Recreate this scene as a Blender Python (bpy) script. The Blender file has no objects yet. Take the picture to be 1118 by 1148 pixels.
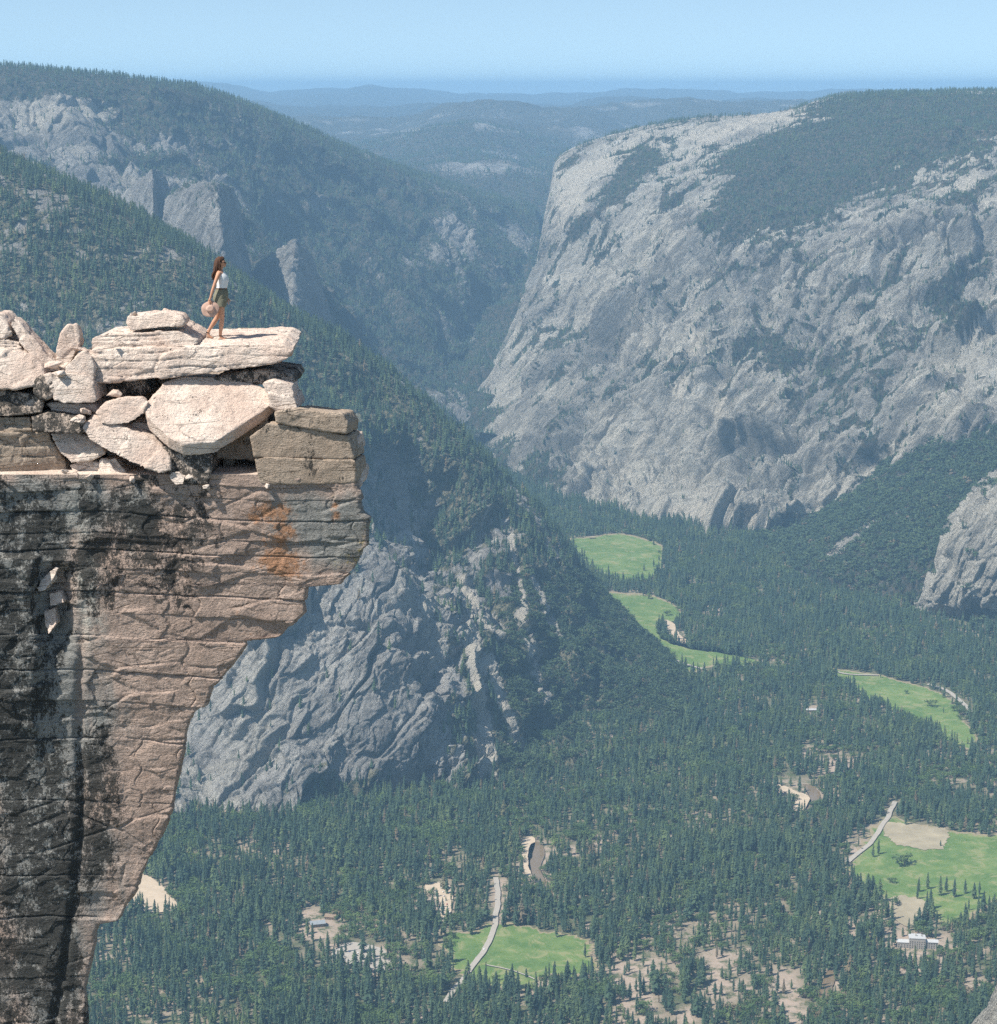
import bpy, bmesh, math, random
import numpy as np
from mathutils import Vector
rad = math.radians
scene = bpy.context.scene
COL = scene.collection
rng = np.random.default_rng(7)
random.seed(7)

# ------------------------------------------------------------------ camera maths
F = 2350.0; CX, CY = 559.0, 574.0; LEVEL = 97.0
TH = math.atan((CY - LEVEL) / F)
S_, C_ = math.sin(TH), math.cos(TH)
FLOOR = -1480.0
def ray(px, py):
    sx = (px - CX) / F; sy = (CY - py) / F
    return np.array([sx, C_ + sy * S_, -S_ + sy * C_])
def at(px, py, Y=None):
    """pixel of the photograph at forward distance Y (None: on the valley floor)"""
    d = ray(px, py)
    if Y is None: return d * (FLOOR / d[2])
    return d * (Y / d[1])
def proj(P):
    x, y, z = P[..., 0], P[..., 1], P[..., 2]
    w = y * C_ - z * S_
    u = y * S_ + z * C_
    return CX + F * x / w, CY - F * u / w

# ------------------------------------------------------------------ numpy noise
def _hash(ix, iy, iz, seed):
    h = (ix.astype(np.uint32) * np.uint32(374761393) + iy.astype(np.uint32) * np.uint32(668265263)
         + iz.astype(np.uint32) * np.uint32(2147483647) + np.uint32(seed * 974711 + 12345))
    h ^= h >> np.uint32(13); h *= np.uint32(1274126177); h ^= h >> np.uint32(16)
    h *= np.uint32(2246822519); h ^= h >> np.uint32(13)
    return h
def noise(P, seed=0):
    P = np.asarray(P, dtype=np.float64)
    i = np.floor(P); f = (P - i).astype(np.float32); i = i.astype(np.int64)
    w = f * f * f * (f * (f * 6 - 15) + 10)
    out = np.zeros(P.shape[:-1], np.float32)
    for dx in (0, 1):
        wx = w[..., 0] if dx else 1 - w[..., 0]
        for dy in (0, 1):
            wy = w[..., 1] if dy else 1 - w[..., 1]
            for dz in (0, 1):
                wz = w[..., 2] if dz else 1 - w[..., 2]
                h = _hash(i[..., 0] + dx, i[..., 1] + dy, i[..., 2] + dz, seed)
                gx = (h & np.uint32(1023)).astype(np.float32) / 511.5 - 1
                gy = ((h >> np.uint32(10)) & np.uint32(1023)).astype(np.float32) / 511.5 - 1
                gz = ((h >> np.uint32(20)) & np.uint32(1023)).astype(np.float32) / 511.5 - 1
                out += wx * wy * wz * (gx * (f[..., 0] - dx) + gy * (f[..., 1] - dy) + gz * (f[..., 2] - dz))
    return out * 1.3
def fbm(P, octs=4, seed=0, gain=0.5):
    a, s, o = 1.0, 0, 0
    P = np.asarray(P, dtype=np.float64)
    for k in range(octs):
        o = o + a * noise(P, seed + k * 17); s += a; a *= gain; P = P * 2.03 + 11.3
    return o / s
def ridged(P, octs=4, seed=0, gain=0.5):
    a, s, o = 1.0, 0, 0
    P = np.asarray(P, dtype=np.float64)
    for k in range(octs):
        o = o + a * (1 - 2 * np.abs(noise(P, seed + k * 31))); s += a; a *= gain; P = P * 2.1 + 5.7
    return o / s
def facets(P, seed=0, tilt=1.0, jump=0.3):
    """jointed rock: nearest cell's own tilted plane"""
    P = np.asarray(P, dtype=np.float64)
    i = np.floor(P).astype(np.int64); f = (P - i).astype(np.float32)
    best = np.full(P.shape[:-1], 1e9, np.float32); val = np.zeros_like(best); sec = np.full_like(best, 1e9)
    for dx in (-1, 0, 1):
        for dy in (-1, 0, 1):
            for dz in (-1, 0, 1):
                h = _hash(i[..., 0] + dx, i[..., 1] + dy, i[..., 2] + dz, seed)
                r = [((h >> np.uint32(s)) & np.uint32(1023)).astype(np.float32) / 1023.0 for s in (0, 10, 20)]
                h2 = h * np.uint32(2654435761) ^ np.uint32(0x9e3779b9)
                h2 ^= h2 >> np.uint32(15)
                g = [((h2 >> np.uint32(s)) & np.uint32(1023)).astype(np.float32) / 511.5 - 1 for s in (0, 10, 20)]
                d = [f[..., 0] - dx - r[0], f[..., 1] - dy - r[1], f[..., 2] - dz - r[2]]
                dd = d[0] ** 2 + d[1] ** 2 + d[2] ** 2
                v = tilt * (d[0] * g[0] + d[1] * g[1] + d[2] * g[2]) + jump * (r[0] * 2 - 1)
                m = dd < best
                sec = np.where(m, best, np.minimum(sec, dd))
                val = np.where(m, v, val); best = np.where(m, dd, best)
    e = np.sqrt(sec) - np.sqrt(best)
    return (val + .35) * (.25 + .75 * smooth(0, .10, e)) - .35, e
def smooth(a, b, x):
    t = np.clip((x - a) / (b - a), 0, 1); return t * t * (3 - 2 * t)
def frame(e1, P, L):
    """coordinates of P in a frame whose first axis is e1, divided by the lengths L"""
    e1 = np.array(e1, float); e1 /= np.linalg.norm(e1)
    e2 = np.cross(e1, [0.1, 1.0, 0.2]); e2 /= np.linalg.norm(e2); e3 = np.cross(e1, e2)
    return np.stack([P @ e1 / L[0], P @ e2 / L[1], P @ e3 / L[2]], -1)
def inpoly(x, y, poly):
    r = np.zeros(np.shape(x), bool); n = len(poly)
    for k in range(n):
        x1, y1 = poly[k]; x2, y2 = poly[(k + 1) % n]
        if y1 == y2: continue
        c = ((y1 > y) != (y2 > y)) & (x < (x2 - x1) * (y - y1) / (y2 - y1) + x1)
        r ^= c
    return r
def blob(px, py, lst):
    o = np.zeros(np.shape(px), np.float32)
    for b in lst:
        cx, cy, rx, ry, a = b[:5]
        t = rad(b[5]) if len(b) > 5 else 0
        u = (px - cx) * math.cos(t) + (py - cy) * math.sin(t); v = -(px - cx) * math.sin(t) + (py - cy) * math.cos(t)
        o += a * np.exp(-((u / rx) ** 2 + (v / ry) ** 2))
    return o

def sdist(px, py, pts):
    d = np.full(px.shape, 1e9)
    for (x1, y1), (x2, y2) in zip(pts[:-1], pts[1:]):
        dx, dy = x2 - x1, y2 - y1; t = np.clip(((px - x1) * dx + (py - y1) * dy) / (dx * dx + dy * dy), 0, 1)
        d = np.minimum(d, np.hypot(px - x1 - t * dx, py - y1 - t * dy))
    return d

# ------------------------------------------------------------------ object helpers
def tag(o, label=None, cat=None, group=None, kind=None):
    if label: o['label'] = label
    if cat: o['category'] = cat
    if group: o['group'] = group
    if kind: o['kind'] = kind
    return o
def link(name, me, mats=None, parent=None):
    o = bpy.data.objects.new(name, me); COL.objects.link(o)
    if mats:
        for m in (mats if isinstance(mats, (list, tuple)) else [mats]): me.materials.append(m)
    if parent: o.parent = parent
    return o
def empty(name, loc, rz=0):
    o = bpy.data.objects.new(name, None); COL.objects.link(o); o.location = loc; o.rotation_euler = (0, 0, rz)
    o.empty_display_size = 0.1
    return o
def np_mesh(name, V, Q, smoothf=True):
    me = bpy.data.meshes.new(name)
    V = np.ascontiguousarray(V, np.float32).reshape(-1, 3); Q = np.ascontiguousarray(Q, np.int32)
    n, k = Q.shape
    me.vertices.add(len(V)); me.vertices.foreach_set('co', V.ravel())
    me.loops.add(n * k); me.loops.foreach_set('vertex_index', Q.ravel())
    me.polygons.add(n)
    me.polygons.foreach_set('loop_start', np.arange(0, n * k, k, dtype=np.int32))
    me.polygons.foreach_set('loop_total', np.full(n, k, np.int32))
    me.polygons.foreach_set('use_smooth', np.full(n, smoothf, bool))
    me.update(calc_edges=True)
    return me
def grid_faces(nv, nu, flip=False):
    a = np.arange(nv * nu).reshape(nv, nu)
    q = np.stack([a[:-1, :-1], a[:-1, 1:], a[1:, 1:], a[1:, :-1]], -1).reshape(-1, 4)
    return q[:, ::-1] if flip else q
def add_attr(me, name, arr):
    at_ = me.attributes.new(name, 'FLOAT', 'POINT'); at_.data.foreach_set('value', np.ascontiguousarray(arr, np.float32).ravel())
def crm(A, n):
    """monotone cubic resample along axis 0 (no overshoot beyond the control points)"""
    A = np.asarray(A, float); m = len(A)
    D = np.diff(A, axis=0); T = np.zeros_like(A)
    a, b = D[:-1], D[1:]; pr = a * b
    T[1:-1] = np.where(pr > 0, 2 * pr / np.where(np.abs(a + b) < 1e-12, 1, a + b), 0); T[1:-1] = np.where(pr > 0, T[1:-1] * .5 + .25 * (a + b) * 1.0, 0)
    T[1:-1] = np.sign(T[1:-1]) * np.minimum(np.abs(T[1:-1]), 2.5 * np.minimum(np.abs(a), np.abs(b)))
    T[0] = D[0]; T[-1] = D[-1]
    t = np.linspace(0, m - 1, n); i = np.minimum(t.astype(int), m - 2); f = (t - i)[(...,) + (None,) * (A.ndim - 1)]
    h00 = 2 * f ** 3 - 3 * f ** 2 + 1; h10 = f ** 3 - 2 * f ** 2 + f; h01 = 1 - h00; h11 = f ** 3 - f ** 2
    return A[i] * h00 + T[i] * h10 + A[i + 1] * h01 + T[i + 1] * h11
def normals(P):
    du = np.gradient(P, axis=1); dv = np.gradient(P, axis=0)
    N = np.cross(du, dv); N /= np.linalg.norm(N, axis=-1, keepdims=True) + 1e-9
    tocam = -P
    s = np.sign(np.sum(N[P.shape[0] // 2, P.shape[1] // 2] * tocam[P.shape[0] // 2, P.shape[1] // 2]))
    return N * s, s

# ------------------------------------------------------------------ node materials
class NT:
    def __init__(s, name):
        s.m = bpy.data.materials.new(name); s.m.use_nodes = True
        s.t = s.m.node_tree; s.b = s.t.nodes['Principled BSDF']; s.b.inputs['Specular IOR Level'].default_value = 0.25
        s.b.inputs['Roughness'].default_value = 0.9
    def n(s, typ, **kw):
        nd = s.t.nodes.new(typ)
        for k, v in kw.items(): setattr(nd, k, v)
        return nd
    def l(s, a, b): s.t.links.new(a, b)
    def setin(s, sock, v):
        if isinstance(v, bpy.types.NodeSocket): s.l(v, sock)
        elif isinstance(v, (tuple, list)) and len(v) == 3 and sock.type == 'RGBA': sock.default_value = (*v, 1)
        else: sock.default_value = v
    def coord(s, scale=(1, 1, 1), rot=(0, 0, 0), src='pos'):
        if src == 'pos': o = s.n('ShaderNodeNewGeometry').outputs['Position']
        else: o = s.n('ShaderNodeTexCoord').outputs['Object']
        mp = s.n('ShaderNodeMapping'); mp.inputs['Scale'].default_value = scale; mp.inputs['Rotation'].default_value = rot
        s.l(o, mp.inputs['Vector']); return mp.outputs['Vector']
    def diag(s, stretch, ang=.62, tilt=0.0):
        mp = s.n('ShaderNodeMapping', vector_type='TEXTURE'); mp.inputs['Rotation'].default_value = (tilt, ang, 0); mp.inputs['Scale'].default_value = (1, 1, stretch)
        s.l(s.n('ShaderNodeNewGeometry').outputs['Position'], mp.inputs['Vector']); return mp.outputs['Vector']
    def noise(s, vec, scale, detail=4, rough=0.55, dist=0.0):
        nd = s.n('ShaderNodeTexNoise'); nd.inputs['Scale'].default_value = scale; nd.inputs['Detail'].default_value = detail
        nd.inputs['Roughness'].default_value = rough; nd.inputs['Distortion'].default_value = dist
        if vec is not None: s.l(vec, nd.inputs['Vector'])
        return nd.outputs['Fac']
    def voro(s, vec, scale, feature='F1', out='Distance', rnd=1.0):
        nd = s.n('ShaderNodeTexVoronoi', feature=feature); nd.inputs['Scale'].default_value = scale
        nd.inputs['Randomness'].default_value = rnd
        s.l(vec, nd.inputs['Vector']); return nd.outputs[out]
    def ramp(s, fac, a, b):
        nd = s.n('ShaderNodeMapRange', interpolation_type='SMOOTHSTEP'); s.l(fac, nd.inputs['Value'])
        nd.inputs['From Min'].default_value = a; nd.inputs['From Max'].default_value = b; return nd.outputs['Result']
    def math(s, op, a, b=0.0, c=None):
        nd = s.n('ShaderNodeMath', operation=op); s.setin(nd.inputs[0], a); s.setin(nd.inputs[1], b)
        if c is not None: s.setin(nd.inputs[2], c)
        return nd.outputs[0]
    def mix(s, fac, a, b, mode='MIX'):
        nd = s.n('ShaderNodeMix', data_type='RGBA', blend_type=mode)
        s.setin(nd.inputs[0], fac); s.setin(nd.inputs[6], a); s.setin(nd.inputs[7], b); return nd.outputs[2]
    def attr(s, name):
        return s.n('ShaderNodeAttribute', attribute_name=name).outputs['Fac']
    def bump(s, h, strength=0.5, dist=0.1, prev=None):
        nd = s.n('ShaderNodeBump'); nd.inputs['Strength'].default_value = strength; nd.inputs['Distance'].default_value = dist
        s.l(h, nd.inputs['Height'])
        if prev is not None: s.l(prev, nd.inputs['Normal'])
        return nd.outputs['Normal']
    def done(s, col, normal=None, rough=None):
        s.setin(s.b.inputs['Base Color'], col)
        if normal is not None: s.l(normal, s.b.inputs['Normal'])
        if rough is not None: s.setin(s.b.inputs['Roughness'], rough)
        return s.m

def plain(name, col, rough=0.85, var=0.15, scale=8.0):
    t = NT(name); c = t.coord(src='obj')
    n1 = t.noise(c, scale, 3)
    dark = tuple(v * (1 - var) for v in col); lite = tuple(min(1, v * (1 + var)) for v in col)
    return t.done(t.mix(n1, dark, lite), rough=rough)

def mat_mountain(name, rock_a, rock_b, veg=(0.035, 0.05, 0.028), soil=(0.12, 0.105, 0.075), stain=0.5, tan=(0.56, 0.51, 0.42), fs=1.0):
    t = NT(name)
    c = t.coord()
    cd = t.diag(3.0)
    big = t.noise(c, 0.004 * fs, 5, 0.6)
    med = t.noise(cd, 0.02 * fs, 6, 0.65, 0.6)
    fine = t.noise(cd, 0.09 * fs, 5, 0.7)
    col = t.mix(t.ramp(big, 0.38, 0.62), rock_a, rock_b)
    col = t.mix(t.math('MULTIPLY', t.ramp(med, 0.52, 0.7), stain), col, tuple(v * 0.36 for v in rock_a))
    col = t.mix(t.math('MULTIPLY', t.ramp(fine, 0.55, 0.75), 0.6), col, tuple(v * 0.5 for v in rock_a))
    col = t.mix(t.math('MULTIPLY', t.ramp(fine, 0.45, 0.28), 0.5), col, tuple(min(.62, v * 1.35) for v in rock_b))
    cr = t.voro(t.diag(4.5, .55), 0.016 * fs, 'DISTANCE_TO_EDGE')
    st = t.noise(t.diag(4.0, .68), 0.013 * fs, 8, 0.75, 0.8)
    col = t.mix(t.math('MULTIPLY', t.ramp(st, 0.545, 0.585), 0.62), col, tuple(v * 0.34 for v in rock_a))
    fk = t.noise(t.diag(2.2, .5), 0.07 * fs, 6, 0.8)
    col = t.mix(t.math('MULTIPLY', t.ramp(fk, 0.56, 0.61), 0.65), col, tuple(v * 0.3 for v in rock_a))
    col = t.mix(t.math('MULTIPLY', t.ramp(st, 0.44, 0.36), 0.5), col, tuple(min(.6, v * 1.3) for v in rock_b))
    col = t.mix(t.math('MULTIPLY', t.math('MULTIPLY', t.ramp(cr, 0.035, 0.0), t.ramp(med, .42, .58)), 0.5), col, tuple(v * 0.3 for v in rock_a))
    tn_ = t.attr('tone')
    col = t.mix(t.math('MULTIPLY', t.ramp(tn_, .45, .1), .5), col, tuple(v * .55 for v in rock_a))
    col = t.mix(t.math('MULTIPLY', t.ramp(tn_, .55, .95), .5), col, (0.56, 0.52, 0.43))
    col = t.mix(t.attr('tan'), col, tan)
    v = t.attr('veg')
    sc = t.noise(c, 0.06 * fs, 5, 0.7)
    vegm = t.ramp(t.math('ADD', v, t.math('MULTIPLY', t.math('SUBTRACT', sc, 0.5), 1.3)), 0.38, 0.62)
    vc = t.mix(t.ramp(t.noise(c, 0.05 * fs, 4, .7), .42, .58), veg, soil)
    col = t.mix(vegm, col, vc)
    h = t.math('ADD', t.math('MULTIPLY', med, 1.0), t.math('MULTIPLY', fine, 0.35))
    nrm = t.bump(t.math('ADD', h, t.math('MULTIPLY', fk, -.5)), 1.0, 42.0 / fs)
    vb = t.bump(t.noise(c, 0.09 * fs, 4, 0.8), 0.6, 12.0 / fs, nrm)
    return t.done(col, vb)

def mat_granite(name, a, b, lichen=0.5, lich_scale=9.0, orange=False, attrs=False):
    """near granite: salt-and-pepper grain, dark lichen blotches, iron stains"""
    t = NT(name)
    c = t.coord()
    big = t.noise(c, 0.9, 5, 0.6); med = t.noise(c, 5.0, 6, 0.65); fine = t.noise(c, 38.0, 4, 0.7)
    mid = t.noise(t.coord(scale=(1, 1, 2.2)), 15.0, 5, 0.7)
    wv = t.noise(c, 3.0, 3); wc = t.n('ShaderNodeVectorMath', operation='ADD'); t.l(t.coord(scale=(.30, .30, 2.4)), wc.inputs[0]); sc_ = t.n('ShaderNodeVectorMath', operation='SCALE'); t.l(t.n('ShaderNodeTexNoise').outputs['Color'] if False else wv, sc_.inputs[0]); sc_.inputs['Scale'].default_value = .12; t.l(sc_.outputs[0], wc.inputs[1])
    ck = t.voro(wc.outputs[0], 1.7, 'DISTANCE_TO_EDGE')
    ckm = t.math('MULTIPLY', t.ramp(ck, 0.022, 0.004), t.ramp(big, .42, .6))
    col = t.mix(t.ramp(big, 0.35, 0.65), a, b)
    col = t.mix(t.math('MULTIPLY', t.ramp(med, 0.5, 0.7), 0.45), col, tuple(v * 0.62 for v in a))
    col = t.mix(t.math('MULTIPLY', t.ramp(fine, 0.55, 0.72), 0.5), col, tuple(v * 0.45 for v in a))
    col = t.mix(t.math('MULTIPLY', t.ramp(mid, 0.52, 0.66), 0.55), col, tuple(v * 0.5 for v in a))
    col = t.mix(t.math('MULTIPLY', ckm, 0.3), col, tuple(v * 0.22 for v in a))
    if attrs:
        st = t.attr('grey')
        col = t.mix(st, col, (0.27, 0.265, 0.245))
        pal = t.attr('pale')
        col = t.mix(t.math('MULTIPLY', pal, t.ramp(med, 0.3, 0.6)), col, (0.44, 0.43, 0.38))
        rn = t.noise(c, 4.0, 6, 0.75)
        om = t.ramp(t.math('ADD', t.attr('rust'), t.math('MULTIPLY', t.math('SUBTRACT', rn, 0.5), 3.4)), 0.55, 1.1)
        col = t.mix(t.math('MULTIPLY', om, 0.7), col, (0.44, 0.20, 0.085))
        ym = t.ramp(t.math('ADD', t.attr('yellow'), t.math('MULTIPLY', t.math('SUBTRACT', t.noise(c, 7.0, 5, 0.75), 0.5), 2.0)), 0.55, 0.9)
        col = t.mix(t.math('MULTIPLY', ym, 0.8), col, (0.40, 0.31, 0.08))
        L = t.attr('dark')
        spk = t.ramp(t.noise(c, 24.0, 6, 0.8), 0.55, 0.62)
        col = t.mix(t.math('MULTIPLY', spk, 0.75), col, (0.045, 0.042, 0.04))
    else:
        L = lichen
    ln = t.noise(c, lich_scale * 0.35, 4, 0.6, 0.4)
    lf = t.noise(t.coord(scale=(1, 1, 0.6)), lich_scale * 2.2, 7, 0.8, 0.6)
    lm0 = t.math('ADD', t.math('MULTIPLY', ln, 0.75), t.math('MULTIPLY', lf, 1.0))
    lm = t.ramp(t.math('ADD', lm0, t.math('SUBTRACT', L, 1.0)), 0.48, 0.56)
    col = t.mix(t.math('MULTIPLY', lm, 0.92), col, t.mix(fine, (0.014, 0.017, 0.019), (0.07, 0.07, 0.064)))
    h = t.math('ADD', t.math('MULTIPLY', med, 0.5), t.math('ADD', t.math('MULTIPLY', fine, 0.14), t.math('MULTIPLY', lm, -0.05)))
    h = t.math('ADD', h, t.math('ADD', t.math('MULTIPLY', mid, 0.3), t.math('MULTIPLY', ckm, -0.25)))
    nrm = t.bump(h, 1.0, 0.13)
    return t.done(col, nrm, 0.85)

M = {}
M['wall'] = mat_mountain('granite_wall_rock', (0.36, 0.335, 0.285), (0.56, 0.52, 0.435))
M['near_wall'] = mat_mountain('apron_rock', (0.32, 0.305, 0.28), (0.48, 0.455, 0.41), soil=(0.24, 0.22, 0.14), fs=1.5, stain=0.55)
M['far'] = mat_mountain('far_ridge_rock', (0.27, 0.26, 0.24), (0.40, 0.38, 0.34), stain=0.6)
M['hill'] = mat_mountain('distant_hill', (0.24, 0.22, 0.18), (0.32, 0.29, 0.24), fs=0.3)
M['cliff'] = mat_granite('cliff_granite', (0.42, 0.31, 0.25), (0.53, 0.40, 0.325), attrs=True, lich_scale=8)
M['slab'] = mat_granite('pale_granite', (0.66, 0.51, 0.42), (0.80, 0.68, 0.58), lichen=0.45, lich_scale=10)  # pale pinkish-cream granite, the stone's own colour
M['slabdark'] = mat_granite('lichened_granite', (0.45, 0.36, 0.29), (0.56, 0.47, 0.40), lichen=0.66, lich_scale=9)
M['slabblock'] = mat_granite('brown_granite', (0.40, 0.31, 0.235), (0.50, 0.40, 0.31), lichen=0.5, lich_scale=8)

def mat_ground():
    t = NT('forest_floor'); c = t.coord()
    a = t.noise(c, 0.006, 5, 0.6); b = t.noise(c, 0.035, 5, 0.7); f = t.noise(c, 0.2, 4, 0.7)
    col = t.mix(t.ramp(a, 0.42, 0.6), (0.15, 0.14, 0.08), (0.36, 0.285, 0.21))
    col = t.mix(t.ramp(b, 0.45, 0.6), col, (0.075, 0.10, 0.04))
    col = t.mix(t.math('MULTIPLY', t.attr('bare'), t.ramp(b, 0.66, 0.46)), col, (0.48, 0.37, 0.29))
    col = t.mix(t.math('MULTIPLY', f, 0.5), col, (0.08, 0.075, 0.05))
    return t.done(col, t.bump(b, 0.5, 5.0))
M['ground'] = mat_ground()
def mat_meadow():
    t = NT('meadow_grass'); c = t.coord()
    a = t.noise(c, 0.012, 5, 0.65, 0.5); b = t.noise(c, 0.07, 5, 0.7)
    col = t.mix(t.ramp(a, 0.35, 0.65), (0.085, 0.155, 0.035), (0.15, 0.215, 0.06))
    col = t.mix(t.math('MULTIPLY', t.ramp(b, 0.5, 0.7), 0.6), col, (0.20, 0.235, 0.075))
    col = t.mix(t.math('MULTIPLY', t.ramp(a, 0.60, 0.72), 0.7), col, (0.30, 0.27, 0.14))
    k2 = t.noise(c, 0.028, 6, 0.75, 0.8)
    col = t.mix(t.math('MULTIPLY', t.ramp(k2, 0.51, 0.62), 0.7), col, (0.27, 0.26, 0.12))
    col = t.mix(t.math('MULTIPLY', t.ramp(k2, 0.44, 0.34), 0.6), col, (0.07, 0.13, 0.03))
    e = t.math('ADD', t.attr('rim'), t.math('MULTIPLY', t.math('SUBTRACT', b, 0.5), 1.0))
    col = t.mix(t.ramp(e, 0.35, 0.75), col, (0.30, 0.24, 0.15))
    return t.done(col, t.bump(b, 0.3, 2.0))
M['meadow'] = mat_meadow()
M['soil'] = plain('dry_soil', (0.33, 0.28, 0.19), var=0.45, scale=0.03)
M['sand'] = plain('river_sand', (0.50, 0.40, 0.29), var=0.25, scale=0.05)
M['road'] = plain('pale_road', (0.38, 0.34, 0.29), var=0.15, scale=0.1)
def mat_water():
    t = NT('river_water'); c = t.coord()
    n = t.noise(c, 0.05, 3)
    t.b.inputs['Specular IOR Level'].default_value = 0.5
    return t.done(t.mix(n, (0.16, 0.12, 0.07), (0.24, 0.17, 0.10)), t.bump(t.noise(c, 0.6, 3), 0.3, 0.3), 0.15)
M['water'] = mat_water()
def mat_leaf(name, a, b, c3):
    t = NT(name)
    oi = t.n('ShaderNodeObjectInfo').outputs['Random']
    c = t.coord(src='obj'); n = t.noise(c, 0.35, 3)
    col = t.mix(oi, a, b)
    col = t.mix(t.math('MULTIPLY', t.ramp(oi, 0.86, 1.0), 0.8), col, c3)
    col = t.mix(t.math('MULTIPLY', n, 0.5), col, tuple(v * 0.6 for v in a))
    pn = t.noise(t.coord(), 0.011, 4, 0.7)
    col = t.mix(t.math('MULTIPLY', t.ramp(pn, .48, .66), .55), col, c3)
    col = t.mix(t.math('MULTIPLY', t.ramp(oi, .985, .99), .8), col, (.17, .12, .08))
    return t.done(col, rough=0.8)
M['needle'] = mat_leaf('conifer_needles', (0.030, 0.060, 0.038), (0.070, 0.115, 0.056), (0.13, 0.17, 0.055))
M['leaf'] = mat_leaf('broad_leaves', (0.055, 0.10, 0.035), (0.10, 0.155, 0.05), (0.15, 0.21, 0.06))
M['oak'] = mat_leaf('oak_leaves', (0.035, 0.065, 0.03), (0.065, 0.10, 0.045), (0.09, 0.13, 0.05))
M['bark'] = plain('bark', (0.13, 0.085, 0.06), scale=1.0)

# ------------------------------------------------------------------ terrain sheets
def sheet(name, rows, nu, nv, disp, mat, label=None, vegf=None, tanf=None, kind='structure', cat=None, far=1.0, tonef=None):
    rows = [[(p[0], p[1], p[2] * far if p[2] >= 1000 else p[2]) for p in r] for r in rows]
    # distances under 1000 count from where that ray meets the valley floor
    G = np.array([[at(*p) if p[2] >= 1000 else at(p[0], p[1]) * (1 + p[2] / at(p[0], p[1])[1]) for p in r] for r in rows])
    A = crm(G, nv); A = crm(A.transpose(1, 0, 2), nu).transpose(1, 0, 2)
    N, s = normals(A)
    d = disp(A, N)
    P = A + (N * d[..., None] if d.ndim == 2 else d)
    N2, s2 = normals(P)
    px, py = proj(P)
    me = np_mesh(name, P, grid_faces(nv, nu, flip=(s < 0)))
    veg = vegf(P, N2, px, py) if vegf is not None else np.zeros(P.shape[:2])
    tn = tanf(P, N2, px, py) if tanf is not None else np.zeros(P.shape[:2])
    add_attr(me, 'veg', np.clip(veg, 0, 1)); add_attr(me, 'tan', np.clip(tn, 0, 1))
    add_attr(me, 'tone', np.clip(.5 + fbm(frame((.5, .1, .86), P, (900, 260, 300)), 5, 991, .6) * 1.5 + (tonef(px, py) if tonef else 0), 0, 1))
    o = link(name, me, mat); tag(o, label, cat, kind=kind)
    return P, N2, np.clip(veg, 0, 1)

def scatter(P, N, dens, per_m2, hmin, hmax, kinds, lo=-160, hi=1280, minz=None):
    """tree feet over a sheet: (positions, heights, kinds)"""
    A = P[:-1, :-1]; B = P[:-1, 1:]; Cc = P[1:, :-1]
    area = np.abs(np.cross(B - A, Cc - A)[..., 2])          # seen from above
    area = area + 0.12 * np.linalg.norm(np.cross(B - A, Cc - A), axis=-1)
    w = area * per_m2 * dens[:-1, :-1]
    cnt = rng.poisson(np.clip(w, 0, 50))
    px, py = proj(A)
    cnt[(px < lo) | (px > hi) | (A[..., 2] < FLOOR + 2)] = 0
    if minz is not None: cnt[A[..., 2] < minz] = 0
    ii, jj = np.nonzero(cnt); rep = cnt[ii, jj]; ii = np.repeat(ii, rep); jj = np.repeat(jj, rep)
    u = rng.random(len(ii))[:, None]; v = rng.random(len(ii))[:, None]
    Q = (A[ii, jj] * (1 - u) * (1 - v) + P[ii, jj + 1] * u * (1 - v) + P[ii + 1, jj] * (1 - u) * v + P[ii + 1, jj + 1] * u * v)
    h = hmin + (hmax - hmin) * rng.random(len(Q)) ** 1.3
    k = rng.choice(kinds, len(Q))
    Q[:, 2] -= 0.5
    return Q, h, k

FORESTS = []
# ---- right wall (north rim of the valley)
_ = None
R = [
 [(760,330,14500),(740,300,14000),(760,280,13500),(800,260,13000),(880,250,12500),(980,230,12500),(1118,210,12500),(1320,200,12500)],
 [(680,230,11000),(624,183,9850),(690,150,9900),(770,134,9900),(870,127,9800),(950,107,10000),(1118,102,9900),(1320,98,9800)],
 [(670,250,10800),(619,200,9650),(676,178,9500),(765,160,9400),(865,152,9200),(960,140,9100),(1118,138,8800),(1320,130,8700)],
 [(650,300,10600),(612,250,9500),(655,232,9100),(745,215,8800),(850,205,8500),(960,205,8300),(1118,195,8000),(1320,190,7900)],
 [(640,340,10400),(603,300,9400),(645,290,8950),(730,282,8450),(840,262,8100),(960,265,7800),(1118,250,7500),(1320,240,7400)],
 [(610,390,10200),(585,350,9300),(625,350,8600),(715,345,8050),(835,340,7700),(960,340,7350),(1118,330,7050),(1320,320,6900)],
 [(580,430,10000),(548,410,9200),(600,425,8150),(700,430,7550),(820,430,7250),(960,425,6900),(1118,420,6550),(1320,410,6400)],
 [(560,455,9900),(515,442,9150),(585,490,7750),(690,510,7250),(805,510,6980),(950,500,6650),(1118,490,6250),(1320,480,6100)],
 [(550,470,9800),(498,456,30),(585,535,0),(690,572,0),(800,588,0),(900,598,0),(1118,600,0),(1320,590,0)],
 [(550,480,9900),(500,480,700),(590,570,600),(690,600,500),(800,610,400),(900,620,400),(1118,620,400),(1320,620,400)],
]
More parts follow.
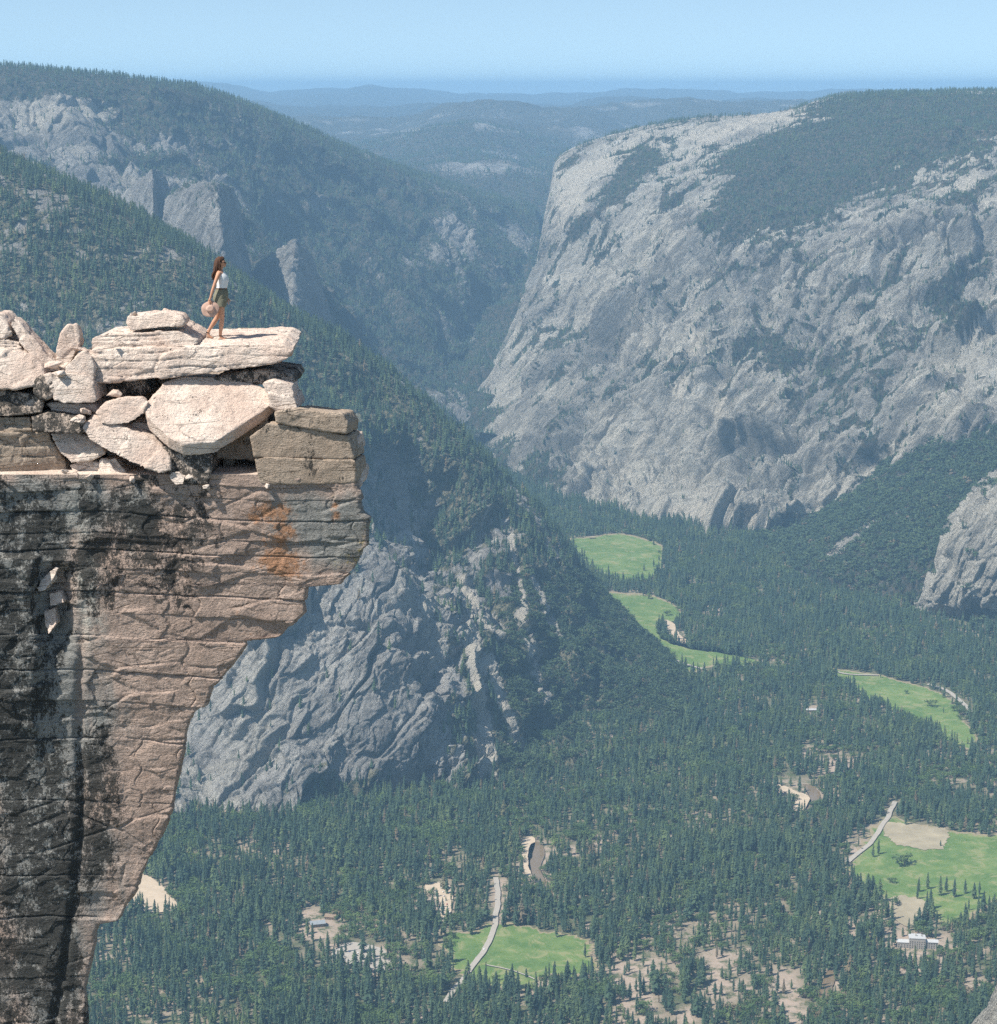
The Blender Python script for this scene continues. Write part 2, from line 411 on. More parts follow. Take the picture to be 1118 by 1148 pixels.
def disp_wall(P, N):
    px, py = proj(P)
    bench = smooth(270, 210, py - (px - 700) * 0.03)       # gentler forested top
    k = 1 - 0.62 * bench
    edge = smooth(480, 520, px)
    sm = smooth(-.18, .22, fbm(P / 420., 3, 77))
    cap = smooth(0, 70, py - np.interp(px, [600, 624, 690, 770, 870, 950, 1118], [195, 183, 150, 134, 127, 107, 102]))
    k = k * (.5 + .5 * sm) * (.3 + .7 * cap)
    d = fbm(P / 900., 3, 3) * 90 * cap
    w = P + 70 * np.stack([noise(P / 300., 91), noise(P / 300., 92), noise(P / 300., 93)], -1)
    f1, e1 = facets(frame((0.62, 0.2, 0.75), w, (950, 180, 210)), 5, 1.0, 0.5)
    f2, e2 = facets(frame((0.55, 0.1, 0.83), w, (360, 60, 75)), 6, 1.0, 0.4)
    f3, e3 = facets(frame((0.5, 0.0, 0.86), w, (125, 26, 32)), 8, 1.0, 0.3)
    d = d + k * (f1 * 88 + f2 * 50 + f3 * 20)
    d = d + k * ridged(frame((0.45, 0.1, 0.9), P, (700, 110, 110)), 5, 9, .6) * 42
    d = d + fbm(P / 45., 3, 15) * 8 + fbm(P / 160., 4, 16) * 22 * cap
    def rib(pts, wd, amp):      # a long recess (negative) or rib along a line
        return 1.1 * amp * np.exp(-(sdist(px, py, pts) / wd) ** 2)
    d = d + rib([(655, 235), (625, 300), (600, 360)], 10, 45) - rib([(672, 250), (640, 310), (600, 400), (560, 450)], 9, 55)
    d = d - rib([(835, 265), (800, 290), (775, 330), (740, 380), (700, 420)], 11, 75) + rib([(800, 262), (765, 300), (735, 350)], 10, 40)
    d = d - rib([(870, 300), (850, 360), (812, 420), (790, 470)], 9, 55) - rib([(925, 330), (905, 400), (880, 470), (868, 530)], 8, 45)
    d = d + rib([(1118, 262), (1040, 285), (980, 300), (900, 318)], 7, 45) - rib([(1118, 275), (1040, 298), (980, 316)], 7, 40)
    d = d - rib([(1100, 300), (1060, 340), (1020, 380), (990, 440)], 9, 60) - rib([(1060, 430), (1020, 480), (985, 520)], 8, 45)
    d = d - rib([(690, 400), (660, 450), (640, 510)], 10, 55) - rib([(735, 470), (700, 520), (680, 560)], 5, 28) - rib([(765, 480), (738, 530), (720, 570)], 5, 25)
    d = d - rib([(832, 492), (835, 520), (815, 560)], 8, 65) + rib([(800, 500), (830, 484), (862, 480), (892, 492)], 6, 40) - rib([(848, 494), (880, 498), (900, 506)], 7, 60)
    d = d - rib([(780, 540), (800, 515), (822, 500)], 5, 35)
    # alcoves and arches
    d = d - 110 * np.exp(-(((px - 752) * 0.8 + (py - 325) * 0.6) / 26) ** 2 - ((-(px - 752) * 0.6 + (py - 325) * 0.8) / 14) ** 2)
    d = d - 60 * np.exp(-((px - 860) / 30) ** 2 - ((py - 500) / 9) ** 2) + 30 * np.exp(-((px - 855) / 34) ** 2 - ((py - 484) / 8) ** 2)
    d = d - 70 * np.exp(-(((px - 655) * 0.9 + (py - 370) * 0.5) / 50) ** 2 - ((-(px - 655) * 0.5 + (py - 370) * 0.85) / 18) ** 2)
    return d * (.15 + .85 * smooth(500, 640, px - (480 - py) * .3 * (py < 480)))
def veg_wall(P, N, px, py):
    v = fbm(P / 200., 5, 21, .6) * 1.3 + fbm(frame((.55, .1, .83), P, (160, 45, 45)), 3, 22) * .5 + .6 * smooth(.62, .85, ridged(frame((.5, .1, .86), P, (520, 110, 110)), 2, 23))
    v = v + blob(px, py, [(860, 215, 70, 45, 1.1, -25), (930, 190, 90, 55, 1.1, -20), (1010, 160, 110, 32, 1.0), (1080, 125, 100, 26, 1.1), (990, 118, 70, 12, 1.0),
                          (720, 175, 45, 18, 1.0, -35), (690, 215, 40, 12, .8, -40), (655, 250, 35, 10, .8, -45), (610, 530, 60, 22, .7), (560, 500, 40, 16, .4),
                          (740, 415, 40, 20, .35), (855, 390, 40, 20, .5), (1010, 370, 70, 30, .5), (1060, 330, 50, 30, .5), (900, 400, 50, 25, .5), (1085, 220, 40, 12, .8, -15),
                          (720, 330, 30, 24, .3), (960, 470, 60, 60, .35)])
    v = v - blob(px, py, [(660, 200, 40, 25, .6, -45), (800, 150, 70, 10, .9, -12), (850, 140, 50, 9, .7, -20), (700, 310, 70, 30, .35, -35), (780, 500, 80, 60, .6), (690, 540, 50, 50, .6, -30), (960, 250, 60, 14, .4)])
    v = v * 1.1 + 0.40 * smooth(0.45, 0.75, N[..., 2]) - 0.14 - blob(px, py, [(530, 440, 40, 34, .7)]) - .5 * blob(px, py, [(720, 540, 50, 50, 1)])
    v = v + (py > 575) * 0.6 * (px > 860)
    return v * 1.0
def tan_wall(P, N, px, py):
    t = blob(px, py, [(690, 175, 50, 12, .9, -25), (810, 146, 70, 7, .9, -14), (780, 170, 90, 6, .7, -32), (900, 130, 40, 6, .8), (1060, 205, 60, 20, .6), (640, 230, 22, 40, .8, 25),
                      (775, 395, 14, 60, .8, 12), (810, 440, 14, 40, .7, 10), (700, 520, 60, 40, .45, -40), (790, 560, 80, 40, .6, -20), (860, 585, 50, 20, .7, -20), (1000, 500, 30, 10, .8, -20), (960, 540, 70, 8, .8, -35)])
    n = fbm(P / 60., 4, 33)
    return smooth(0.3, 0.8, t + n * 0.9)
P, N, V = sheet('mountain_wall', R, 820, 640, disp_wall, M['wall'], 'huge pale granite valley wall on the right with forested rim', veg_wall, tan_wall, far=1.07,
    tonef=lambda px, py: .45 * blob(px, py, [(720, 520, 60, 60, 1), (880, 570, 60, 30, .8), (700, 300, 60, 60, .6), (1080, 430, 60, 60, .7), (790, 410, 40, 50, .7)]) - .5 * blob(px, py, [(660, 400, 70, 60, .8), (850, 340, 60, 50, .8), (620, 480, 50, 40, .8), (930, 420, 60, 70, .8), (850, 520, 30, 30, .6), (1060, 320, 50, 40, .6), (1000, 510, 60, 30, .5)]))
px, py = proj(P)
dn = np.where(V > .45, 1.0, np.where(V > .2, 0.4, 0.03))
FORESTS.append(scatter(P, N, dn, 1 / 300., 12, 26, (5, 6, 7)))

# ---- talus slope with oak forest at the foot of the right wall
T = [
 [(830,600,300),(900,585,6900),(960,545,6600),(1040,500,6400),(1118,470,6300),(1320,440,6200)],
 [(838,604,60),(900,590,6520),(955,562,6350),(1040,530,6180),(1118,508,6050),(1320,480,5900)],
 [(850,612,0),(905,604,6280),(960,590,6080),(1045,572,5850),(1118,560,5700),(1320,550,5500)],
 [(870,624,0),(915,625,6000),(965,628,5780),(1050,630,5500),(1118,640,5340),(1320,640,5300)],
 [(890,640,0),(925,655,0),(975,668,0),(1060,685,0),(1118,700,0),(1320,705,0)],
 [(890,660,300),(925,680,300),(975,690,300),(1060,710,300),(1118,720,300),(1320,730,300)],
]
def disp_talus(P, N): return (P[..., 2] > FLOOR + 5) * fbm(P / 300., 4, 41) * 45 + ridged(frame((0.5, -0.6, -0.5), P, (500, 120, 120)), 3, 42) * 16
def veg_talus(P, N, px, py): return 0.9 + fbm(P / 120., 4, 43) * 0.9 - blob(px, py, [(955, 605, 40, 7, .7, -30), (935, 620, 20, 6, .6, -30), (1020, 560, 30, 5, .4, -30)])
P, N, V = sheet('talus_slope', T, 420, 260, disp_talus, M['wall'], 'dark wooded slope below the right wall', veg_talus, far=1.08)
FORESTS.append(scatter(P, N, np.where(V > .4, 1.0, 0.1), 1 / 150., 12, 24, (8, 9, 8, 5)))

# ---- pale buttress at the right edge
Bt = [
 [(1090,600,5900),(1110,560,5900),(1150,530,5900),(1320,460,6000)],
 [(1062,600,5500),(1085,560,5450),(1118,538,5450),(1320,470,5400)],
 [(1040,650,5350),(1064,605,5200),(1100,585,5150),(1320,530,5000)],
 [(1024,684,20),(1050,672,5180),(1095,665,5100),(1320,640,4900)],
 [(1020,690,40),(1045,690,0),(1095,692,0),(1320,700,0)],
 [(1010,720,300),(1045,720,300),(1095,720,300),(1320,700,300)],
]
def disp_butt(P, N):
    f1, _ = facets(frame((0.62, 0.1, 0.78), P, (150, 50, 50)), 51); f2, _ = facets(frame((0.5, 0, 0.86), P, (50, 18, 18)), 52)
    return f1 * 26 + f2 * 10 + fbm(P / 25., 3, 53) * 7
P, N, V = sheet('granite_buttress', Bt, 260, 260, disp_butt, M['wall'], 'bright granite buttress at the right side of the valley',
                lambda P, N, px, py: fbm(P / 70., 4, 54) * 1.3 - .05 + smooth(.6, .85, N[..., 2]) * .3 + smooth(672, 700, py + (px - 1118) * .15), lambda P, N, px, py: np.full(px.shape, .25), far=1.115)
FORESTS.append(scatter(P, N, np.where(V > .5, 1.0, 0.02), 1 / 160., 14, 28, (8, 5)))

# ---- left near ridge with apron, gullies and forest
Lr = [
 [(-120,420,7600),(60,460,7600),(200,500,7500),(330,560,7200),(430,600,7000),(520,640,6800),(610,680,6500),(690,740,6100),(775,790,5500)],
 [(-120,125,5500),(60,198,5400),(200,268,5350),(330,355,5300),(430,412,5250),(520,492,5200),(606,580,5150),(690,684,5080),(790,775,40)],
 [(-120,250,5000),(60,300,4950),(190,345,4950),(300,400,4950),(405,450,5050),(510,525,5000),(600,605,5000),(685,705,4930),(790,788,0)],
 [(-120,380,4700),(40,420,4650),(170,450,4600),(290,490,4600),(385,500,4760),(480,570,5020),(585,640,4850),(675,730,4780),(782,797,0)],
 [(-120,520,4500),(40,540,4450),(170,560,4400),(300,570,4350),(395,575,4520),(488,640,4780),(570,680,4680),(665,755,4620),(776,806,0)],
 [(-120,650,4350),(40,660,4300),(180,660,4260),(320,640,4200),(420,625,4280),(500,690,4380),(560,725,4430),(655,780,4540),(770,813,0)],
 [(-120,760,4250),(60,760,4200),(200,760,4140),(330,735,4050),(430,720,4100),(510,770,4180),(560,790,4250),(650,805,4440),(765,818,0)],
 [(-120,850,4150),(80,850,4080),(215,840,4040),(330,830,3960),(430,815,3990),(515,835,4060),(565,840,4130),(650,834,4290),(758,822,0)],
 [(-120,930,0),(90,930,0),(215,912,0),(330,905,0),(430,888,0),(530,878,0),(575,876,0),(650,858,0),(750,826,0)],
 [(-120,950,250),(90,950,250),(215,940,250),(330,930,250),(430,915,250),(530,905,250),(575,905,250),(650,890,250),(750,850,250)],
]
def disp_left(P, N):
    px, py = proj(P)
    crest = smooth(10, 70, py - np.interp(px, [-120, 60, 200, 330, 430, 520, 606, 690, 785], [125, 198, 268, 355, 412, 492, 580, 684, 772]))
    forest = smooth(330, 240, px) * smooth(470, 380, py)
    k = (0.25 + 0.75 * crest) * (1 - .8 * forest) * (1 - 0.6 * smooth(640, 720, px)) * (.6 + .4 * smooth(-.2, .2, fbm(P / 240., 3, 78)))
    w = P + 25 * np.stack([noise(P / 80., 191), noise(P / 80., 192), noise(P / 80., 193)], -1)
    f1, _ = facets(frame((0.6, 0.2, 0.75), w, (400, 90, 110)), 61, 1.0, .5)
    f2, _ = facets(frame((0.55, 0.1, 0.83), w, (130, 32, 40)), 62, 1.0, .35)
    f3, _ = facets(frame((0.5, 0.0, 0.86), w, (34, 14, 14)), 63, 1.0, .3)
    d = k * (f1 * 42 + f2 * 16 + f3 * 6)
    d = d + k * fbm(P / 300., 3, 64) * 40 + (fbm(P / 300., 4, 65) * 22) * (1 - k)
    d = d + k * ridged(frame((-0.15, -0.5, 0.86), P, (700, 95, 95)), 4, 66) * 20
    d = d + fbm(P / 22., 3, 67) * 5 * (0.4 + .6 * k) + fbm(P / 110., 4, 68) * 14
    # gullies down to the talus streaks
    g = np.exp(-((px - np.interp(py, [560, 640, 740, 800, 880], [500, 512, 532, 538, 546])) / 9) ** 2) * smooth(600, 660, py)
    g = g + .8 * np.exp(-((px - np.interp(py, [500, 600, 700, 800], [556, 566, 590, 600])) / 8) ** 2) * smooth(480, 560, py) * smooth(800, 720, py)
    d = d - 8 * g - 45 * np.exp(-((px - 440) / 24) ** 2 - ((py - 560) / 55) ** 2)
    return d
STREAKS = [([(522, 700), (536, 745), (540, 800), (545, 845), (550, 874)], 10), ([(548, 740), (565, 790), (580, 830)], 8), ([(585, 690), (598, 730), (600, 755), (612, 785)], 7),
           ([(598, 650), (612, 680), (628, 715)], 4), ([(520, 650), (535, 690), (560, 705)], 8), ([(200, 905), (150, 860)], 4), ([(480, 680), (505, 670)], 9), ([(572, 600), (580, 640), (590, 690)], 3)]
def streak(P, px, py):
    n = fbm(P / 35., 4, 71); o = np.zeros(px.shape)
    for pts, w in STREAKS: o = np.maximum(o, smooth(1.25, 0.6, sdist(px, py, pts) / w + n * 1.2))
    return o
def veg_left(P, N, px, py):
    v = 0.35 + .55 * smooth(.62, .85, ridged(frame((.45, .1, .88), P, (300, 60, 60)), 2, 79)) + fbm(P / 110., 5, 72) * 1.45 + .02
    v = v + blob(px, py, [(100, 330, 260, 150, .55), (620, 700, 110, 110, .6), (340, 410, 90, 60, .6), (430, 470, 70, 50, .45), (520, 560, 60, 60, .4), (720, 790, 90, 60, .7), (545, 800, 42, 75, .9), (575, 740, 40, 60, .5), (440, 880, 200, 16, .4), (480, 470, 60, 40, .15), (600, 840, 70, 60, .4), (180, 920, 60, 30, .4)])
    v = v - blob(px, py, [(330, 760, 150, 110, 1.25), (440, 700, 90, 60, .9), (450, 800, 80, 60, .8), (440, 570, 40, 60, .7), (250, 860, 60, 50, 1.0), (480, 850, 60, 30, .6),
                          (60, 255, 60, 10, .28), (150, 290, 50, 10, .3), (165, 350, 40, 10, .22), (230, 285, 20, 12, .3), (30, 245, 30, 8, .2), (120, 340, 60, 9, .2), (270, 350, 30, 9, .25), (560, 600, 40, 60, .35)])
    v = v + 0.3 * smooth(0.5, 0.8, N[..., 2]) * (py > 400) - streak(P, px, py) * 2.2
    return v
P, N, V = sheet('mountain_slope', Lr, 900, 760, disp_left, M['near_wall'], 'wooded spur with a bare granite apron on the left of the valley', veg_left,
                lambda P, N, px, py: np.maximum(streak(P, px, py), blob(px, py, [(60, 255, 80, 40, .5), (170, 310, 80, 40, .5), (290, 760, 20, 60, .3, 25)]) * (0.6 + fbm(P / 40., 3, 74))), far=1.08)
px, py = proj(P)
dn = np.where(V > .5, 1.0, np.where(V > .3, 0.25, 0.03))
low = (px > 560) & (py > 640)
FORESTS.append(scatter(P, N, dn * ~low, 1 / 165., 15, 38, (5, 6, 7, 5, 6)))
FORESTS.append(scatter(P, N, dn * low, 1 / 75., 7, 17, (8, 9, 8, 9, 5)))

# ---- far left ridge and the cathedral spires
Fr = [
 [(-140,260,14000),(100,270,14000),(300,270,14500),(450,280,15500),(560,290,16500),(640,300,17500)],
 [(-140,64,9600),(60,81,9700),(225,101,10100),(335,143,10800),(450,190,11700),(600,236,12800)],
 [(-140,110,9200),(60,130,9250),(210,150,9600),(330,195,10200),(450,235,11000),(600,265,12200)],
 [(-140,170,8800),(50,190,8850),(190,205,9100),(320,250,9700),(450,285,10400),(595,300,11600)],
 [(-140,250,8400),(50,260,8400),(200,280,8500),(330,320,9100),(450,340,9900),(585,340,11200)],
 [(-140,350,8200),(60,350,8200),(220,370,8200),(350,390,8700),(450,400,9400),(560,390,10800)],
 [(-140,470,8000),(60,470,8000),(240,470,8000),(370,455,8650),(455,440,9050),(540,420,9900)],
 [(-140,560,7500),(60,560,7500),(250,550,7600),(380,520,8000),(460,500,8300),(540,470,9000)],
]
def disp_far(P, N):
    px, py = proj(P)
    w = P + 60 * np.stack([noise(P / 200., 291), noise(P / 200., 292), noise(P / 200., 293)], -1)
    f1, _ = facets(frame((0.4, 0.2, 0.9), w, (500, 220, 220)), 81, 1, .4); f2, _ = facets(frame((0.4, 0.2, 0.9), w, (170, 80, 80)), 82)
    k = smooth(0, 40, py - np.interp(px, [-140, 60, 225, 335, 450, 600], [52, 80, 101, 143, 190, 236]))
    return (0.15 + .85 * k) * (f1 * 55 + f2 * 24 + ridged(frame((0.5, -.5, -.6), P, (1500, 350, 350)), 4, 83) * 60) + fbm(P / 120., 3, 84) * 14
def veg_far(P, N, px, py):
    v = .54 + fbm(P / 350., 5, 85) * 1.2
    v = v + blob(px, py, [(120, 100, 200, 20, .6), (330, 170, 80, 40, .5), (430, 260, 100, 60, .35), (430, 400, 100, 50, .7), (200, 130, 90, 22, .5)])
    return v - blob(px, py, [(65, 125, 55, 22, .95), (160, 165, 50, 14, .55), (215, 215, 60, 20, .5), (60, 165, 70, 18, .55), (330, 225, 40, 12, .4), (260, 130, 60, 8, .4, 25), (470, 290, 30, 18, .5), (510, 265, 18, 20, .5, 60), (120, 200, 50, 16, .45)])
P, N, V = sheet('mountain_ridge', Fr, 560, 420, disp_far, M['far'], 'high hazy forested ridge across the left of the view', veg_far, lambda P, N, px, py: blob(px, py, [(65, 125, 55, 20, .6), (560, 230, 30, 8, .5)]))
FORESTS.append(scatter(P, N, np.where(V > .45, 1.0, .12), 1 / 420., 16, 34, (5, 6, 7)))

def spire(label, pts_rows, seed, veg=.0):
    def dsp(P, N):
        f1, _ = facets(frame((0.15, 0.1, 0.98), P, (260, 60, 60)), seed, 1, .4); f2, _ = facets(frame((0.1, 0.1, 0.98), P, (90, 26, 26)), seed + 1)
        return f1 * 9 + f2 * 6 + fbm(P / 60., 3, seed + 2) * 5
    P, N, V = sheet('granite_spire', pts_rows, 150, 170, dsp, M['far'], label, lambda P, N, px, py: fbm(P / 90., 4, seed + 4) * 1.0 + smooth(.5, .8, N[..., 2]) * .5 + veg, kind='structure')
    FORESTS.append(scatter(P, N, np.where(V > .5, 1.0, .03), 1 / 300., 12, 24, (5, 6)))
# columns run: far left flank, lit face, sharp corner, shaded right face, back
spire('tall pale rock tower with a sheer shaded side beyond the slope', [
 [(195,222,8300),(208,208,8000),(226,203,7800),(241,204,7700),(258,210,8000),(262,220,8600)],
 [(182,240,8300),(190,224,7850),(215,212,7700),(243,212,7560),(264,226,7950),(268,240,8700)],
 [(172,300,8300),(185,275,7750),(215,262,7580),(247,258,7420),(272,272,7850),(276,300,8700)],
 [(165,420,8300),(186,360,7650),(218,340,7450),(252,330,7320),(284,320,7750),(292,400,8700)],
 [(160,520,8000),(200,480,7400),(230,470,7250),(262,460,7150),(300,430,7650),(310,500,8700)]], 301)
spire('smaller rock tower with a shaded right side behind its taller neighbour', [
 [(135,222,8500),(145,212,8350),(158,200,8200),(170,189,8100),(180,192,8400),(182,210,9000)],
 [(120,245,8500),(135,228,8250),(152,210,8100),(171,200,7980),(187,212,8350),(190,240,9000)],
 [(115,290,8500),(130,270,8150),(150,255,8000),(172,240,7880),(193,250,8280),(198,290,9000)],
 [(100,400,8500),(125,360,8000),(150,340,7850),(175,320,7750),(200,330,8200),(210,380,9000)],
 [(100,470,8300),(130,450,7800),(155,430,7700),(178,410,7650),(206,420,8150),(220,460,9000)]], 321, .1)
spire('low broad rock tower with a dark shaded side at the valley bend', [
 [(290,300,8600),(302,286,8300),(316,277,8150),(331,270,7950),(343,276,8250),(350,290,9100)],
 [(275,320,8600),(290,300,8200),(308,290,8000),(330,278,7850),(352,300,8200),(356,320,9100)],
 [(262,370,8500),(285,340,8050),(305,327,7850),(328,305,7700),(362,330,8100),(368,360,9100)],
 [(260,430,8400),(290,390,7900),(308,378,7700),(328,355,7600),(374,370,8000),(384,400,9100)],
 [(260,500,8200),(295,460,7700),(315,450,7500),(332,430,7400),(386,440,7900),(400,470,9100)]], 341, .1)

# ---- valley bend beyond, middle hills, far hills
Bd = [
 [(420,330,17000),(500,330,17000),(580,330,17000),(700,330,17000)],
 [(420,300,13500),(500,290,13200),(590,262,13000),(700,240,13000)],
 [(420,360,11800),(500,345,11500),(590,320,11200),(700,300,11000)],
 [(430,400,10800),(500,380,10600),(590,360,10300),(700,350,10000)],
 [(430,440,9700),(500,425,9700),(590,420,9500),(700,420,9300)],
 [(430,500,8600),(500,500,8600),(590,500,8500),(700,500,8400)],
]
P, N, V = sheet('mountain_spur', Bd, 260, 240, disp_far, M['far'], 'blue hazy spur where the valley bends', lambda P, N, px, py: .8 + fbm(P / 300., 4, 95) * 1.1 - blob(px, py, [(530, 330, 40, 9, .9, -28), (500, 345, 20, 7, .7, -28)]))
FORESTS.append(scatter(P, N, np.where(V > .45, 1.0, .1), 1 / 500., 18, 34, (5, 6, 7)))
Md = [
 [(250,180,30000),(360,180,30000),(480,180,30000),(560,180,30000),(660,170,30000),(760,170,30000),(960,160,30000)],
 [(250,142,22000),(360,140,22000),(450,142,22000),(530,124,21000),(640,125,22000),(760,123,22500),(960,114,23000)],
 [(250,170,19000),(360,160,19500),(440,156,19500),(520,142,19000),(620,140,20000),(760,150,20000),(960,150,20000)],
 [(250,200,16000),(360,190,16200),(440,180,16000),(530,176,15500),(610,182,16000),(760,200,16000),(960,200,16000)],
 [(250,230,13800),(360,220,14000),(440,212,14000),(530,214,13800),(610,225,13800),(760,240,14000),(960,240,14000)],
 [(250,330,12500),(360,320,12500),(440,320,12500),(530,320,12500),(610,320,12500),(760,320,12500),(960,320,12500)],
]
def disp_mid(P, N): return fbm(P / 1300., 5, 101) * 230 + ridged(P / 1000., 4, 102) * 90
P, N, V = sheet('hills', Md, 420, 300, disp_mid, M['far'], 'folded hazy hills beyond the valley mouth', lambda P, N, px, py: .8 + .5 * smooth(190, 215, py) + fbm(P / 500., 5, 103) * 1.1 - blob(px, py, [(580, 228, 30, 7, .7), (550, 190, 50, 12, .3)]),
                lambda P, N, px, py: blob(px, py, [(580, 228, 30, 7, .4)]))
FORESTS.append(scatter(P, N, np.where(V > .45, 1.0, .1) * (P[..., 1] < 17500), 1 / 1600., 22, 40, (5, 6, 7)))
def far_range(name, label, base, Y, amp, seed, x0=-300, x1=1420):
    n = 400; xs = np.linspace(x0, x1, n); rows = []
    cr = np.interp(xs, [b[0] for b in base], [b[1] for b in base]) + fbm(np.stack([xs / 60., xs * 0, xs * 0 + seed], -1), 5, seed) * amp
    for dy, dY in ((14, 1.25), (0, 1.0), (4, .93), (12, .85), (40, .7)):
        rows.append([at(x, y + dy * 1.0, Y * dY) for x, y in zip(xs, cr)])
    A = crm(np.array(rows), 60); Nn, s = normals(A)
    A = A + Nn * (fbm(A / (Y * .06), 4, seed + 1) * Y * .006)[..., None]
    me = np_mesh(name, A, grid_faces(60, n, flip=(s < 0))); add_attr(me, 'veg', np.full(A.shape[:2], .75)); add_attr(me, 'tan', np.zeros(A.shape[:2]))
    tag(link(name, me, M['hill']), label, kind='structure')
far_range('distant_hills', 'pale blue hills below the horizon', [(-300,112),(250,112),(330,116),(400,121),(470,119),(540,116),(600,119),(680,112),(760,112),(830,113),(1420,113)], 30000, 9, 111)
far_range('distant_mountains', 'faintest range on the horizon', [(-300,97),(230,95),(300,101),(380,98),(410,97),(470,104),(540,105),(640,108),(700,101),(760,104),(900,106),(1420,106)], 44000, 6, 121)

# ------------------------------------------------------------------ valley floor
MEADOWS = [
 ('sliver of green meadow farthest up the valley', [(634,606),(662,602),(692,598),(722,604),(742,612),(744,632),(734,648),(712,655),(690,652),(668,641),(650,628)]),
 ('long curved green meadow beside the river bend', [(676,664),(700,665),(732,668),(758,680),(764,694),(738,702),(742,716),(770,727),(810,733),(850,741),(846,748),(800,748),(772,755),(744,744),(722,725),(704,700),(690,682)]),
 ('green meadow with a pale track at its upper end', [(925,750),(950,752),(985,757),(1016,765),(1050,775),(1072,790),(1082,808),(1098,830),(1092,842),(1062,832),(1042,815),(1012,802),(985,788),(956,775)]),
 ('wide green meadow at the right edge with a bare corner', [(990,918),(1030,924),(1070,932),(1118,936),(1230,940),(1240,1000),(1118,1012),(1100,1022),(1062,1040),(1040,1020),(1010,1012),(975,1003),(955,985),(952,965),(965,948)]),
 ('small bright green meadow crossed by a road', [(496,1048),(524,1045),(552,1036),(585,1038),(618,1046),(652,1050),(668,1068),(664,1090),(640,1096),(610,1094),(586,1112),(552,1106),(524,1100),(506,1080)]),
]
def poly_world(pts, n=420, jit=6.0, seed=0):
    W = np.array([at(x, y) for x, y in pts]); m = len(W)
    W = np.concatenate([W[-1:], W, W[:2]]); t = np.linspace(0, m, n, endpoint=False); i = t.astype(int); f = (t - i)[:, None]
    p0, p1, p2 = W[i], W[i + 1], W[i + 2]; p3 = W[np.minimum(i + 3, len(W) - 1)]; p3[i + 3 >= len(W)] = W[2]
    Q = 0.5 * (2 * p1 + (p2 - p0) * f + (2 * p0 - 5 * p1 + 4 * p2 - p3) * f ** 2 + (3 * p1 - p0 - 3 * p2 + p3) * f ** 3)
    c = Q.mean(0); r = Q - c; ln = np.linalg.norm(r, axis=1, keepdims=True)
    Q = Q + r / ln * (fbm(Q / 40. + seed, 5, 200 + seed, .7) * jit * 6 + 1.0 * fbm(Q / 9., 2, 230 + seed) * jit)[:, None]
    Q[:, 2] = FLOOR
    return Q
def flat(name, label, Q, z, mat, rings=14):
    c = Q.mean(0); c[2] = FLOOR
    V = []; rim = []
    for k in range(rings + 1):
        f = (k / rings) ** .6
        V.append(c + (Q - c) * f); rim.append(np.full(len(Q), .75 * smooth(.85, 1.0, f)))
    V = np.array(V); V[..., 2] = FLOOR + z
    n = len(Q); a = np.arange((rings + 1) * n).reshape(rings + 1, n); b = np.roll(a, -1, 1)
    q = np.stack([a[:-1], b[:-1], b[1:], a[1:]], -1).reshape(-1, 4)
    me = np_mesh(name, V, q); add_attr(me, 'rim', np.array(rim)); me.flip_normals() if False else None
    o = link(name, me, mat); tag(o, label, kind='structure'); return o
mead_w = []
for k, (lb, pts) in enumerate(MEADOWS):
    Q = poly_world(pts, jit=4 + k, seed=k); mead_w.append(Q); flat('meadow', lb, Q, 0.8, M['meadow'])
SOIL = [('bare tan corner of the wide meadow', [(992,922),(1030,926),(1060,930),(1066,940),(1050,952),(1020,950),(1000,944)]),
        ('bare tan ground below the wide meadow', [(1000,1006),(1030,1008),(1042,1020),(1030,1036),(1004,1034),(990,1020)])]
soil_w = []
for k, (lb, pts) in enumerate(SOIL):
    Q = poly_world(pts, jit=5, seed=20 + k); soil_w.append(Q); flat('bare_soil', lb, Q, 1.5, M['soil'])
RIVERS = [('pale rockslide patch low beside the near cliff edge', [(136,996),(150,982),(168,984),(190,1003),(198,1020),(170,1024),(146,1018)], 'sand', 'rockslide'),
          ('brown river pool between the trees', [(595,948),(606,946),(611,958),(606,975),(613,990),(620,1006),(606,1000),(596,982),(592,965)], 'water', 'river'),
          ('pale sandbar beside the river bend', [(868,880),(880,882),(892,888),(905,892),(909,902),(898,911),(890,908),(891,896),(878,888)], 'sand', 'sandbar'),
          ('dark river bend beside the sandbar', [(900,880),(914,884),(920,896),(912,908),(900,914),(908,902),(906,890)], 'water', 'river'),
          ('narrow pale sandbank by the curved meadow', [(744,696),(756,700),(762,712),(775,722),(765,722),(750,712)], 'sand', 'sandbar'),
          ('brown side channel near the bottom of the valley', [(926,1092),(936,1090),(934,1108),(926,1124),(918,1120)], 'water', 'river'),
          ('pale gravel by the pool', [(586,942),(598,940),(600,948),(594,970),(598,990),(590,985),(586,962)], 'sand', 'sandbar'),
          ('pale parking ground among the trees', [(478,992),(502,992),(508,1005),(506,1022),(498,1036),(488,1030),(494,1015),(480,1003)], 'sand', 'car_park_ground'),
          ('pale parking ground beside the large hall', [(372,1070),(384,1060),(400,1058),(430,1066),(444,1082),(432,1090),(406,1086),(392,1082),(376,1078)], 'road', 'car_park_ground')]
riv_w = []
for k, (lb, pts, mt, nm) in enumerate(RIVERS):
    Q = poly_world(pts, n=240, jit=1.5, seed=40 + k); riv_w.append(Q); flat(nm, lb, Q, 2.2, M[mt])
